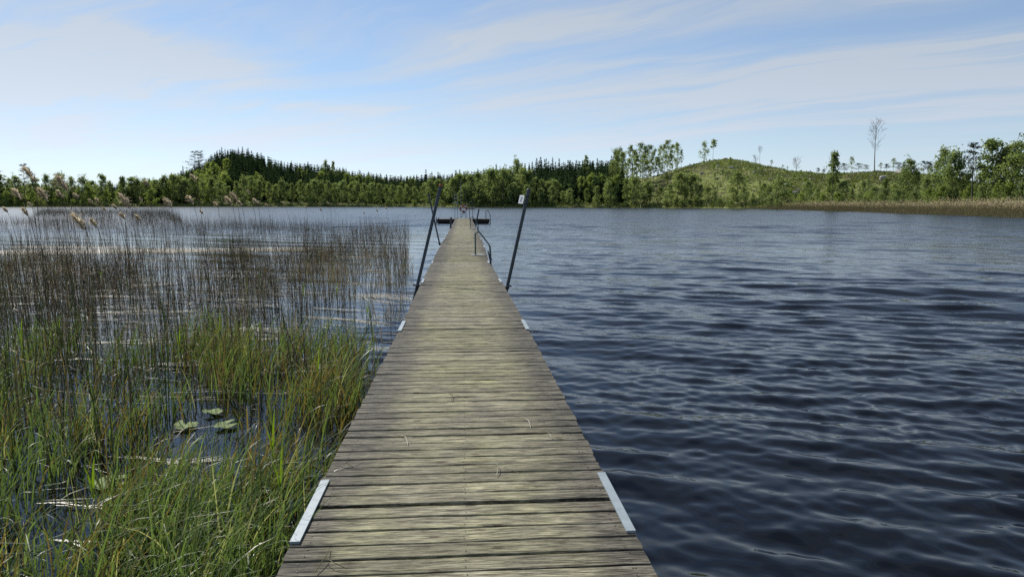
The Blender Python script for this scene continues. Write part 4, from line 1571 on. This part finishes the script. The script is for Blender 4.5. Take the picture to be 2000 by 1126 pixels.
def bare_tree(seed, H, cb, cw, n1=16, twig=5, tr=.009, leaves=0):
    r_ = np.random.default_rng(seed)
    tb = MB()
    zs = np.linspace(0, H, 10)
    ph = r_.uniform(0, 6)
    sp = np.stack([.012 * H * np.sin(zs / H * 4 + ph), .01 * H * np.cos(zs / H * 3 + ph), zs - .3], -1)
    tb.tube(sp, tr * H * (1.04 - zs / H) + .03, 7)
    ends = []
    for k in range(n1):
        t = cb + (.97 - cb) * (k + r_.random()) / n1
        st = np.array([np.interp(t * H, zs, sp[:, 0]), np.interp(t * H, zs, sp[:, 1]), t * H - .3])
        az = k * 2.4 + r_.normal(0, .4)
        q = (t - cb) / (1 - cb)
        L = cw * (.55 + .75 * math.sin(PI * min(1, q * .9 + .08))) * r_.uniform(.7, 1.15)
        dr = np.array([math.cos(az), math.sin(az), r_.uniform(1.1, 1.9)])
        dr /= np.linalg.norm(dr)
        end = st + dr * L * 1.5
        lp = smooth_path([st, (st + end) / 2 + np.array([math.cos(az), math.sin(az), 0]) * .12 * L, end], 3)
        tb.tube(lp, np.linspace(.06, .022, len(lp)), 5, cap=False)
        for j in range(twig):
            a0 = st + (end - st) * r_.uniform(.3, 1.0)
            d2 = dr + r_.normal(0, .5, 3)
            d2[2] = abs(d2[2])
            e2 = a0 + d2 / np.linalg.norm(d2) * L * r_.uniform(.25, .55)
            tb.tube([a0, (a0 + e2) / 2 + r_.normal(0, .04, 3), e2], [.026, .022, .014], 4, cap=False)
            ends.append(e2)
            for m_ in range(2):
                e3 = e2 + (d2 / np.linalg.norm(d2) + r_.normal(0, .6, 3)) * L * .2
                tb.tube([a0 + (e2 - a0) * .6, e3], [.02, .012], 3, cap=False)
                ends.append(e3)
    cm = None
    if leaves:
        ends = np.array(ends)
        pk = r_.integers(0, len(ends), leaves)
        V, f = leaf_quads(ends[pk] + r_.normal(0, .18, (leaves, 3)), r_.uniform(.12, .26, leaves), r_)
        cm = MB().add(V, f, 0, np.repeat(r_.random(leaves), 4))
    return tb, cm


# prototypes, built once as mesh pairs: (trunk mesh, crown mesh, height)
PT = {}


def proto(kind, key, tb, cm, H, bark='birch_bark', leafm='birch_leaf'):
    PT.setdefault(kind, []).append((tb.mesh(key + '_trunk', [MAT[bark]]), cm.mesh(key + '_crown', [MAT[leafm]]) if cm else None, H))


for k in range(7):
    proto('birch', 'birch', *broadleaf(40 + k, 16, [3.3, 3.8, 2.9, 4.0, 3.5, 2.7, 3.6][k], [.16, .10, .18, .08, .14, .16, .08][k], 130, 20, .50, .55, .009, 20), 16)
for k in range(5):
    proto('alder', 'alder', *broadleaf(60 + k, 13, [3.6, 4.2, 3.3, 3.9, 3.5][k], (.06), 130, 20, .50, .25, .010, 18), 13, 'bark', 'willow_leaf')
for k in range(4):
    proto('fresh', 'fresh', *broadleaf(75 + k, 11, [3.4, 3.9, 4.2, 3.2][k], .05, 120, 20, .48, .2, .010, 15), 11, 'bark', 'fresh_leaf')
for k in range(5):
    proto('slim', 'slim_birch', *broadleaf(85 + k, 19, [2.5, 2.9, 2.2, 2.7, 3.2][k], [.28, .24, .38, .30, .20][k], 92, 17, .46, .5, .0062, 15, .12), 19)
for k in range(4):
    proto('top', 'top_tree', *broadleaf(95 + k, 14, [2.5, 1.5, 2.2, 1.9][k], [.34, .70, .45, .6][k], 70, 16, .42, .3, .0075, 13, .14), 14)
for k in range(5):
    proto('shrub', 'shrub', *broadleaf(110 + k, 4, [1.9, 2.3, 1.6, 2.1, 1.8][k], .03, 60, 16, .34, .15, .012, 11), 4, 'bark', ['birch_leaf', 'willow_leaf', 'fresh_leaf', 'birch_leaf', 'willow_leaf'][k])
for k in range(4):
    proto('pine', 'pine', *pine(130 + k, 15, [3.0, 2.6, 3.4, 2.8][k], [.42, .55, .38, .6][k], 15, 42), 15, 'bark', 'pine_needle')
for k in range(3):
    proto('ridgepine', 'ridge_pine', *pine(140 + k, 7, [2.6, 2.2, 2.9][k], [.45, .5, .35][k], 11, 34, .36), 7, 'bark', 'pine_needle')
proto('bare', 'bare', *bare_tree(151, 27, .42, 3.0, 26, 6), 27, 'grey_twig')
proto('barethin', 'bare_thin', *bare_tree(152, 14, .66, 1.7, 12, 5, .007, 60), 14, 'grey_twig', 'willow_leaf')
proto('barebush', 'bare_bush', *bare_tree(153, 8, .15, 2.0, 18, 5, .008, 110), 8, 'grey_twig', 'willow_leaf')
SPR = []
for k in range(6):
    H_ = 17
    SPR.append((spruce(160 + k, H_, [2.6, 3.0, 2.4, 2.8, 3.2, 2.5][k], 24, 11, 4).mesh('spruce', [MAT['spruce_needle'], MAT['bark']]), H_))
LOWSPR = [spruce(170 + k, 17, 3.2, 15, 8, 2, None).arrays() for k in range(3)]

tr_ = np.random.default_rng(99)
SEG = [(-400, 20, "at the shore's far left end"), (20, 140, "behind the largest plumes"), (140, 260, "right of the tall layered pine"), (260, 380, 'on the far shore left of the spruce hill'),
       (380, 470, "under the crest of the spruce hill"), (470, 560, "below the spruce hill's right shoulder"), (560, 650, "below the long dark slope"), (650, 740, "right of the long dark slope"),
       (740, 840, "left of the rusty topped pole"), (840, 900, "between leaning pole and lifebuoy"), (900, 960, "right behind the lifebuoy frame"), (960, 1040, "behind the white sign"),
       (1040, 1120, "right of the white sign"), (1120, 1200, "below the dark spruce stand"), (1200, 1270, "below the tall thin birches"), (1270, 1340, "left of the bare round hill"),
       (1340, 1420, "beneath the round green hill"), (1420, 1520, "below the round hill's right flank"), (1520, 1620, "right of the hill"), (1620, 1700, "below the bare tall tree"),
       (1700, 1780, "right of the bare tall tree"), (1780, 1860, "left of the crooked pine"), (1860, 1930, 'beside the crooked pine on the right shore'), (1930, 2400, "at the shore's far right end")]


def seg_of(u):
    for a_, b_, s_ in SEG:
        if a_ <= u < b_:
            return s_
    return SEG[-1][2]


COUNT = {}
PENDING = []
ADJ = {'birch': 'pale green birch', 'alder': 'grey-green round alder', 'fresh': 'bright green young tree', 'slim': 'tall slim thin-crowned birch', 'top': 'thin tree with high leaves', 'shrub': 'low leafy shrub', 'pine': 'dark pine with bare trunk', 'ridgepine': 'small dark flat-crowned pine'}
NAME = {'birch': 'birch_tree', 'alder': 'alder_tree', 'fresh': 'young_tree', 'slim': 'birch_tree', 'top': 'thin_tree', 'shrub': 'shrub', 'pine': 'pine_tree', 'ridgepine': 'pine_tree', 'bare': 'bare_tree', 'barethin': 'bare_tree', 'barebush': 'bare_shrub'}


def plant(kind, u, v_top, D=None, dD=0.0, label=None, var=None, wide=1.0, group=None, hmin=1.2):
    """a tree on the terrain at column u whose top reaches row v_top"""
    if D is None:
        D = float(shore_d(u)) + dD
    gz = float(ground_z(np.array([float(u)]), np.array([float(D)]))[0])
    H = max(hmin, height_at(v_top, D * math.cos(float(bearing(u)) - YAW)) - gz)
    ps = PT[kind]
    tm, cm, H0 = ps[int(tr_.integers(len(ps))) if var is None else var]
    x, y = polar(u, D)
    s = .95 * H / H0
    sw = s * wide * tr_.uniform(.9, 1.12)
    o = thing(NAME[kind], label, 'shrub' if 'shrub' in NAME[kind] else 'tree', (float(x), float(y), gz - .05), group, tr_.uniform(0, 6.28), (sw, sw, s))
    link('trunk', tm, o)
    if cm:
        link('crown', cm, o)
    if label is None:
        PENDING.append((kind, u, o))
    return o


# first the trees that stand out one by one
L = plant
L('pine', 58, 316, 430, label='tall dark layered pine rising above the far left trees', var=2, wide=.8)
L('pine', 2, 319, 440, label='dark pine cut by the left edge of the view', var=0)
L('pine', 390, 293, 520, label='wide open-branched pine at the left end of the spruce hill crest', var=2, wide=1.2)
L('pine', 400, 294, 528, label='second open-branched pine beside the crest of the spruce hill', var=0, wide=1.1)
L('birch', 207, 337, 424, label='tall round-topped birch standing above its neighbours on the left shore', var=0)
L('birch', 640, 312, 560, label='light green tree sticking up on the skyline right of the spruce hill', var=2, wide=.8)
L('birch', 655, 314, 565, label='narrower light tree beside the one on the skyline', var=5, wide=.7)
L('birch', 1008, 308, 400, label='tall dense birch peaking above the row behind the white sign', var=1)
L('slim', 1143, 301, 390, label='single pale birch in front of the dark spruce stand', var=2, wide=.8)
L('bare', 1698, 235, 300, label='tall bare dead tree alone on the open ridge', var=0)
L('barethin', 1477, 288, 372, label='thin leafless tree right of the round hill top', var=0)
L('barebush', 1468, 306, 380, label='small bare bush beside the thin leafless tree', var=0)
L('barebush', 1548, 311, 350, label='pale grey leafless bush on the ridge saddle', var=0)
L('top', 1370, 276, 345, label='leafy tree with open crown on the left flank of the round hill', var=0, wide=.95)
L('top', 1386, 271, 352, label='slender tree with a small high crown against the sky by the hill', var=1, wide=.85)
L('birch', 1620, 292, 238, label='tall grey-green birch right of the open slope', var=5, wide=.9)
L('top', 1655, 305, 300, label='round leafy tree left of the tall bare tree', var=2)
L('pine', 1889, 272, 172, label='crooked dark pine with a bare top spike among the right hand birches', var=1, wide=1.0)
for u_, v_ in ((1590, 328), (1602, 330), (1668, 318), (1682, 322), (1722, 320), (1745, 317), (1756, 321), (1795, 313), (1804, 316), (1640, 318), (1575, 333)):
    L('ridgepine', u_, v_, ridge_d(u_) - 12, wide=1.15)
for u_, v_ in ((1500, 313), (1531, 325), (1522, 322), (1735, 309), (1710, 318)):
    L('top', u_, v_, ridge_d(u_) - 10, var=2, wide=1.3)
# tall sparse birches left standing on the felled slope
for u_, v_, D_ in ((1198, 288, 372), (1206, 285, 378), (1216, 296, 370), (1228, 281, 380), (1236, 290, 366), (1247, 276, 380), (1256, 283, 372), (1264, 280, 384), (1274, 288, 368), (1283, 281, 380), (1291, 279, 372), (1300, 271, 382), (1308, 280, 370), (1318, 279, 384), (1326, 292, 378), (1202, 300, 360), (1222, 306, 352), (1212, 292, 366), (1252, 298, 358), (1280, 304, 352), (1305, 298, 356), (1260, 310, 346), (1316, 308, 350), (1195, 312, 352), (1240, 300, 350), (1268, 302, 352), (1294, 300, 350)):
    L('slim', u_, v_, D_, wide=1.05)
L('top', 1319, 279, 388, label='nearly leafless thin birch at the right end of the tall birch group', var=3, wide=.7)

# shore rows, read off the photograph: column, row of the top, kind
row = []
for u_, v_ in ((-150, 335), (-110, 345), (-70, 338), (-30, 340), (12, 338), (26, 346), (42, 340), (74, 346), (100, 338), (114, 347), (128, 337), (150, 343), (171, 341), (188, 352), (222, 351), (248, 342), (262, 345), (276, 345), (291, 346), (308, 350), (326, 340), (343, 337), (358, 342)):
    row.append((u_, v_, ('birch', 'alder', 'birch')[len(row) % 3], 12))
for u_, v_ in ((20, 372), (45, 368), (72, 372), (118, 375), (160, 372), (181, 362), (215, 372), (240, 370), (300, 368), (335, 366)):
    row.append((u_, v_, 'fresh', 2))
for u_, v_ in ((366, 348), (384, 344), (402, 350), (418, 346), (436, 352), (452, 362), (468, 352), (482, 342), (497, 343), (512, 350), (528, 355), (542, 358), (558, 352), (575, 356), (590, 350), (604, 356), (618, 349), (632, 352), (646, 351), (658, 356), (672, 352), (688, 354),
               (701, 354), (715, 356), (728, 356), (744, 356), (757, 361), (770, 358), (784, 362), (797, 360), (812, 362)):
    row.append((u_, v_, ('birch', 'alder', 'birch', 'birch')[len(row) % 4], 6))
for u_, v_ in ((828, 356), (844, 350), (858, 348), (870, 352), (884, 345), (897, 338), (910, 336), (922, 340), (935, 333), (946, 338), (958, 328), (970, 330), (983, 325), (996, 330), (1020, 324), (1032, 330), (1046, 346), (1058, 348), (1070, 352), (1084, 350)):
    row.append((u_, v_, ('birch', 'birch', 'alder')[len(row) % 3], 9))
for u_, v_ in ((905, 360), (935, 358), (965, 362), (1000, 356), (1030, 360), (1055, 366), (1078, 362), (1098, 372)):
    row.append((u_, v_, 'alder', 1))
for u_, v_ in ((1118, 362), (1134, 344), (1152, 338), (1168, 341), (1186, 345), (1105, 358), (1200, 342), (1216, 348), (1232, 345)):
    row.append((u_, v_, 'fresh', 28))
for u_, v_ in ((1112, 368), (1144, 366), (1164, 362), (1185, 352), (1222, 348), (1236, 340), (1262, 352), (1285, 362), (1266, 366), (1305, 358), (1321, 334), (1334, 336), (1347, 340), (1363, 360), (1378, 362), (1392, 372), (1437, 332), (1428, 362), (1450, 366), (1484, 356), (1500, 362), (1516, 344), (1530, 372), (1548, 376)):
    row.append((u_, v_, ('birch', 'birch', 'alder')[len(row) % 3], 3))
for u_, v_ in ((1570, 352), (1590, 366), (1612, 358), (1640, 352), (1658, 366), (1680, 352), (1702, 362), (1722, 345), (1742, 356), (1756, 332), (1770, 306), (1784, 330), (1800, 345), (1815, 310), (1832, 284), (1850, 292), (1843, 318), (1866, 312), (1878, 336), (1905, 315), (1912, 330), (1926, 271), (1940, 290), (1952, 277), (1965, 300), (1976, 269), (1990, 282), (2003, 278), (2030, 285), (2060, 275), (2100, 290), (2150, 285)):
    row.append((u_, v_, ('birch', 'birch', 'alder')[len(row) % 3], 4))
for u_, v_ in ((1560, 376), (1602, 378), (1632, 374), (1670, 378), (1692, 372), (1715, 376), (1748, 370), (1778, 372), (1806, 366), (1830, 362), (1858, 364), (1884, 360), (1910, 362), (1938, 356), (1962, 352), (1985, 356), (2010, 352)):
    row.append((u_, v_, 'fresh' if int(u_) % 3 == 0 else 'alder', -1))
for u_, v_, kd, dd in row:
    L(kd, u_, v_, None, dd + tr_.uniform(0, 9), wide=1.3 if 1215 < u_ < 1570 else .9 if u_ > 1750 else 1.08)
# low shrubs along the water and on the felled slope
for k in range(70):
    u_ = -20 + 2050 * (k + tr_.random()) / 70
    D_ = float(shore_d(u_)) + tr_.uniform(1, 4)
    gz = float(ground_z(np.array([u_]), np.array([D_]))[0])
    L('shrub', u_, HOR - (gz + tr_.uniform(2.2, 4.6) - CAM_Z) / D_ * F, D_)
for k in range(110):
    u_ = tr_.uniform(1130, 1830)
    t_ = tr_.uniform(.15, .95)
    D_ = float(shore_d(u_) + t_ * (ridge_d(u_) - shore_d(u_)))
    gz = float(ground_z(np.array([u_]), np.array([D_]))[0])
    L('shrub', u_, HOR - (gz + tr_.uniform(1.0, 2.6) - CAM_Z) / D_ * F, D_, hmin=.8)

for k in range(34):
    u_ = tr_.uniform(1330, 1830)
    D_ = float(ridge_d(u_)) * tr_.uniform(.95, 1.0)
    gz = float(ground_z(np.array([u_]), np.array([D_]))[0])
    L('shrub', u_, HOR - (gz + tr_.uniform(.7, 2.2) - CAM_Z) / D_ * F, D_, hmin=.7)

for k in range(46):
    u_ = tr_.uniform(1290, 1780)
    t_ = tr_.uniform(.12, .8)
    D_ = float(shore_d(u_) + t_ * (ridge_d(u_) - shore_d(u_)))
    gz = float(ground_z(np.array([u_]), np.array([D_]))[0])
    L('fresh' if k % 3 == 0 else 'alder', u_, HOR - (gz + tr_.uniform(2.0, 4.4) - CAM_Z) / D_ * F, D_, hmin=1.5)

# light deciduous patches on the wooded hill
for (ua, ub, ta, tb_, n_) in ((385, 455, .10, .8, 46), (300, 380, .3, .9, 16), (590, 720, .45, .95, 30), (455, 560, .15, .4, 10), (720, 900, .3, .9, 20), (900, 1010, .3, .9, 16), (0, 300, .15, .9, 26)):
    for k in range(n_):
        u_ = tr_.uniform(ua, ub)
        t_ = tr_.uniform(ta, tb_)
        D_ = float(shore_d(u_) + t_ * (ridge_d(u_) - shore_d(u_)))
        gz = float(ground_z(np.array([u_]), np.array([D_]))[0])
        L('fresh' if k % 2 else 'birch', u_, HOR - (gz + tr_.uniform(9, 14) - CAM_Z) / D_ * F, D_, group='light leafy trees among the spruces', label='light green leafy tree among the dark spruces behind the shore row')

PENDING.sort(key=lambda q: q[1])
for kind, u_, o in PENDING:
    s_ = seg_of(u_)
    key = (kind, s_)
    COUNT[key] = COUNT.get(key, 0) + 1
tot, COUNT2 = COUNT, {}
for kind, u_, o in PENDING:
    s_ = seg_of(u_)
    key = (kind, s_)
    COUNT2[key] = COUNT2.get(key, 0) + 1
    tail = '' if tot[key] == 1 else f', {ordn[COUNT2[key] - 1]} from left'
    o['label'] = f'{ADJ[kind]} {s_}{tail}'
    o['group'] = {'shrub': 'low shrubs on the far shore', 'slim': 'tall thin birches on the felled slope', 'ridgepine': 'small pines on the ridge'}.get(kind, 'leafy trees along the far shore')

# spruces: skyline and upper slopes one by one, the depth of the wood behind them as one mass
SKU = [270, 300, 340, 360, 385, 405, 418, 430, 445, 460, 480, 500, 530, 560, 600, 640, 660, 690, 720, 760, 800, 840, 880, 900, 940, 970, 1000, 1040, 1060, 1100, 1150, 1190, 1215]
SKV = [356, 352, 341, 336, 326, 318, 304, 295, 292, 290, 293, 296, 304, 314, 318, 321, 323, 331, 336, 339, 341, 340, 338, 333, 329, 324, 321, 314, 310, 312, 311, 312, 320]


def zone(u):
    return ('on the left slope of the wooded hill' if u < 425 else 'crowning the wooded hill' if u < 520 else 'on the long right slope of the wooded hill' if u < 700 else
            'in the low dark wood behind the leaning pole' if u < 900 else 'in the dark wood behind the white sign' if u < 1030 else 'in the dark stand left of the tall thin birches')


def plant_spruce(u, D, H):
    me_, H0 = SPR[int(tr_.integers(len(SPR)))]
    gz = float(ground_z(np.array([float(u)]), np.array([float(D)]))[0])
    x, y = polar(u, D)
    o = link('spruce_tree', me_, None, (float(x), float(y), gz - .1))
    s = H / H0
    w_ = s * tr_.uniform(.85, 1.15)
    o.scale = (w_, w_, s)
    o.rotation_euler = (0, 0, tr_.uniform(0, 6.28))
    z_ = zone(u)
    tag(o, f'dark pointed spruce {z_}', 'tree', f'spruces {z_}')


spots = []
u_ = 300.0
while u_ < 1212:
    D_ = float(ridge_d(u_)) + tr_.uniform(-25, 12)
    vt = float(np.interp(u_, SKU, SKV)) + abs(tr_.normal(0, 3.0)) * (1 if tr_.random() < .8 else -1.2)
    gz = float(ground_z(np.array([u_]), np.array([D_]))[0])
    H = height_at(vt, D_ * math.cos(float(bearing(u_)) - YAW)) - gz
    if H > 6:
        spots.append((u_, D_, min(H, 24)))
    u_ += tr_.uniform(4.2, 8.5)
for k in range(150):
    u_ = tr_.uniform(330, 1205)
    lo_, hi_ = (.40, .95)
    t_ = tr_.uniform(lo_, hi_)
    if 385 < u_ < 450 and t_ < .8:
        continue
    spots.append((u_, float(shore_d(u_) + t_ * (ridge_d(u_) - shore_d(u_))), tr_.uniform(11, 17)))
for u_, v_, D_ in ((834, 330, 420), (842, 338, 415), (826, 340, 425), (850, 342, 405), (815, 344, 430), (493, 289, 548), (1055, 306, 440), (1066, 309, 436), (1181, 346, 345), (1090, 330, 400), (1108, 332, 395), (1125, 330, 398), (1145, 334, 392), (1042, 332, 398), (1075, 334, 392), (1168, 333, 395), (862, 352, 375), (779, 352, 420), (1232, 322, 392), (1215, 330, 372), (930, 345, 372)):
    gz = float(ground_z(np.array([float(u_)]), np.array([float(D_)]))[0])
    spots.append((u_, D_, max(5, height_at(v_, D_ * math.cos(float(bearing(u_)) - YAW)) - gz)))
for s_ in spots:
    plant_spruce(*s_)
print('spruces', len(spots), 'pending', len(PENDING))

# the mass of the wood
n = 4600
uu = tr_.uniform(-300, 1215, n)
t_ = tr_.uniform(.12, 1.10, n)
den = np.interp(uu, [-300, 0, 300, 380, 1190, 1215], [.3, .3, .4, 1, 1, .5])
den = np.where((uu > 385) & (uu < 450) & (t_ < .8), .15, den)
k_ = tr_.random(n) < den
uu, t_ = uu[k_], t_[k_]
D = shore_d(uu) + t_ * (ridge_d(uu) - shore_d(uu))
x, y = polar(uu, D)
gz = ground_z(uu, D)
n = len(uu)
cap = height_at(np.interp(uu, SKU, SKV) + 2, D * np.cos(bearing(uu) - YAW)) - gz
H = np.minimum(tr_.uniform(9, 16, n), np.where(uu > 290, cap, 10))
ok = H > 4
FV, FF, FT, off = [], [], [], 0
for k in np.where(ok)[0]:
    V, f, _, T = LOWSPR[k % 3]
    a_ = tr_.uniform(0, 6.28)
    s = H[k] / 17
    ca_, sa_ = math.cos(a_) * s, math.sin(a_) * s
    V2 = np.stack([V[:, 0] * ca_ - V[:, 1] * sa_ + x[k], V[:, 0] * sa_ + V[:, 1] * ca_ + y[k], V[:, 2] * s + gz[k] - .1], -1)
    FV.append(V2)
    FF.append(f + off)
    FT.append(np.clip(T * .7 + tr_.random() * .3, 0, 1))
    off += len(V)
tag(link('forest', make_mesh('forest', np.vstack(FV), np.vstack(FF), [MAT['spruce_needle']], None, np.concatenate(FT))), 'mass of dark spruce wood filling the slopes beyond the shore', 'forest', kind='stuff')

# undergrowth: along the bank and over the felled slope
n = 26000
uu = tr_.uniform(-150, 2150, n)
D = shore_d(uu) + np.abs(tr_.normal(0, 7, n)) + .3
hh = tr_.uniform(.3, 1.7, n)
n2 = 90000
u2 = 1180 + 780 * tr_.random(n2)
t2 = tr_.random(n2) ** .9 * 1.05
D2 = shore_d(u2) + t2 * (ridge_d(u2) - shore_d(u2))
x2, y2 = polar(u2, D2)
pt = fbm(x2 * .07, y2 * .07, 4)
k_ = tr_.random(n2) < np.clip((pt - .36) * 5, .12, 1)
u2, D2, pt = u2[k_], D2[k_], pt[k_]
h2 = np.abs(tr_.normal(.3, .32, len(u2))) + .06
U, DD_, HH = np.concatenate([uu, u2]), np.concatenate([D, D2]), np.concatenate([hh, h2])
x, y = polar(U, DD_)
gz = ground_z(U, DD_)
pts = np.stack([x, y, gz + HH * tr_.random(len(U)) ** .7], -1)
V, f = leaf_quads(pts, np.concatenate([tr_.uniform(.3, .7, len(uu)), tr_.uniform(.3, .75, len(u2))]), tr_, .3)
tn = np.clip(np.concatenate([tr_.random(len(uu)) * .75, (fbm(x[len(uu):] * .05 + 40, y[len(uu):] * .05, 3) - .5) * 1.6 + .5 + tr_.normal(0, .16, len(u2))]), 0, 1)
tag(link('undergrowth', make_mesh('undergrowth', V, f, [MAT['scrub']], None, np.repeat(tn, 4))), 'low green and brown undergrowth covering the shore and the felled slope', 'undergrowth', kind='stuff')

# boulders, stumps and felled logs on the open slope
bl = [(1752, 339, 2.6), (1716, 350, 1.6), (1757, 362, 1.7), (1548, 378, 1.3), (1502, 381, 1.1), (1410, 313, 1.7), (1392, 312, 1.1), (1530, 362, .9), (1566, 360, .9), (1499, 352, .8), (1684, 372, .8), (1423, 330, 1.2), (1398, 326, 1.0), (1440, 322, .8), (1576, 352, .8), (1610, 348, .7), (1340, 352, .9), (1468, 338, .8), (1555, 372, .8), (1365, 340, 1.0)]


def on_slope(u, v):
    ts_ = np.linspace(.03, 1.0, 300)
    D_ = shore_d(u) + ts_ * (ridge_d(u) - shore_d(u))
    vz = HOR - (ground_z(np.full(300, float(u)), D_) - CAM_Z) / (D_ * math.cos(float(bearing(u)) - YAW)) * F
    return float(D_[np.argmin(np.abs(vz - v))])


bl.sort()
for k, (u_, v_, s_) in enumerate(bl):
    D_ = on_slope(u_, v_)
    gz = float(ground_z(np.array([float(u_)]), np.array([D_]))[0])
    x, y = polar(u_, D_)
    r2 = np.random.default_rng(900 + k)
    nu, nv = 14, 9
    th = np.linspace(0, PI, nv)
    ph = np.linspace(0, 2 * PI, nu, endpoint=False)
    V = np.array([(math.sin(a) * math.cos(b), math.sin(a) * math.sin(b), math.cos(a)) for a in th for b in ph])
    dsp = 1 + .28 * (fbm(V[:, 0] * 1.6 + k * 9 + 50, V[:, 1] * 1.6 + V[:, 2] * 1.3 + 50, 3) - .5) * 2
    V = np.sign(V) * np.abs(V) ** .8 * dsp[:, None] * np.array([s_ * .95, s_ * .75, s_ * .58])
    f = [[i_ * nu + j, (i_ + 1) * nu + j, (i_ + 1) * nu + (j + 1) % nu, i_ * nu + (j + 1) % nu] for i_ in range(nv - 1) for j in range(nu)]
    big = 'large' if s_ > 1.4 else 'small'
    ob = link('boulder', make_mesh('boulder', V, f, [MAT['granite']], None, None, False), None, (float(x), float(y), gz + s_ * .12))
    ob.rotation_euler = (0, 0, r2.uniform(0, 6))
    tag(ob, f'{big} pale granite boulder on the felled slope, {ordn[k]} boulder from the left', 'boulder', 'boulders on the felled slope')
lg = MB()
for k in range(700):
    u_ = tr_.uniform(1200, 1560) if k % 3 else tr_.uniform(1560, 1800)
    t0 = tr_.uniform(.1, .95)
    D_ = float(shore_d(u_) + t0 * (ridge_d(u_) - shore_d(u_)))
    x, y = polar(u_, D_)
    gz = float(ground_z(np.array([u_]), np.array([D_]))[0])
    a_, Lg = tr_.uniform(0, PI), tr_.uniform(.8, 3.2)
    e_ = np.array([math.cos(a_) * Lg, math.sin(a_) * Lg * .5, tr_.normal(0, .25)])
    p0 = np.array([x, y, gz + .25])
    lg.tube([p0, p0 + e_ * .5 + np.array([0, 0, .05]), p0 + e_], tr_.uniform(.06, .15), 5, 0)
tag(lg.build('felling_debris', MAT['grey_twig']), 'grey felled branches and brash strewn over the open slope', 'brash', kind='stuff')
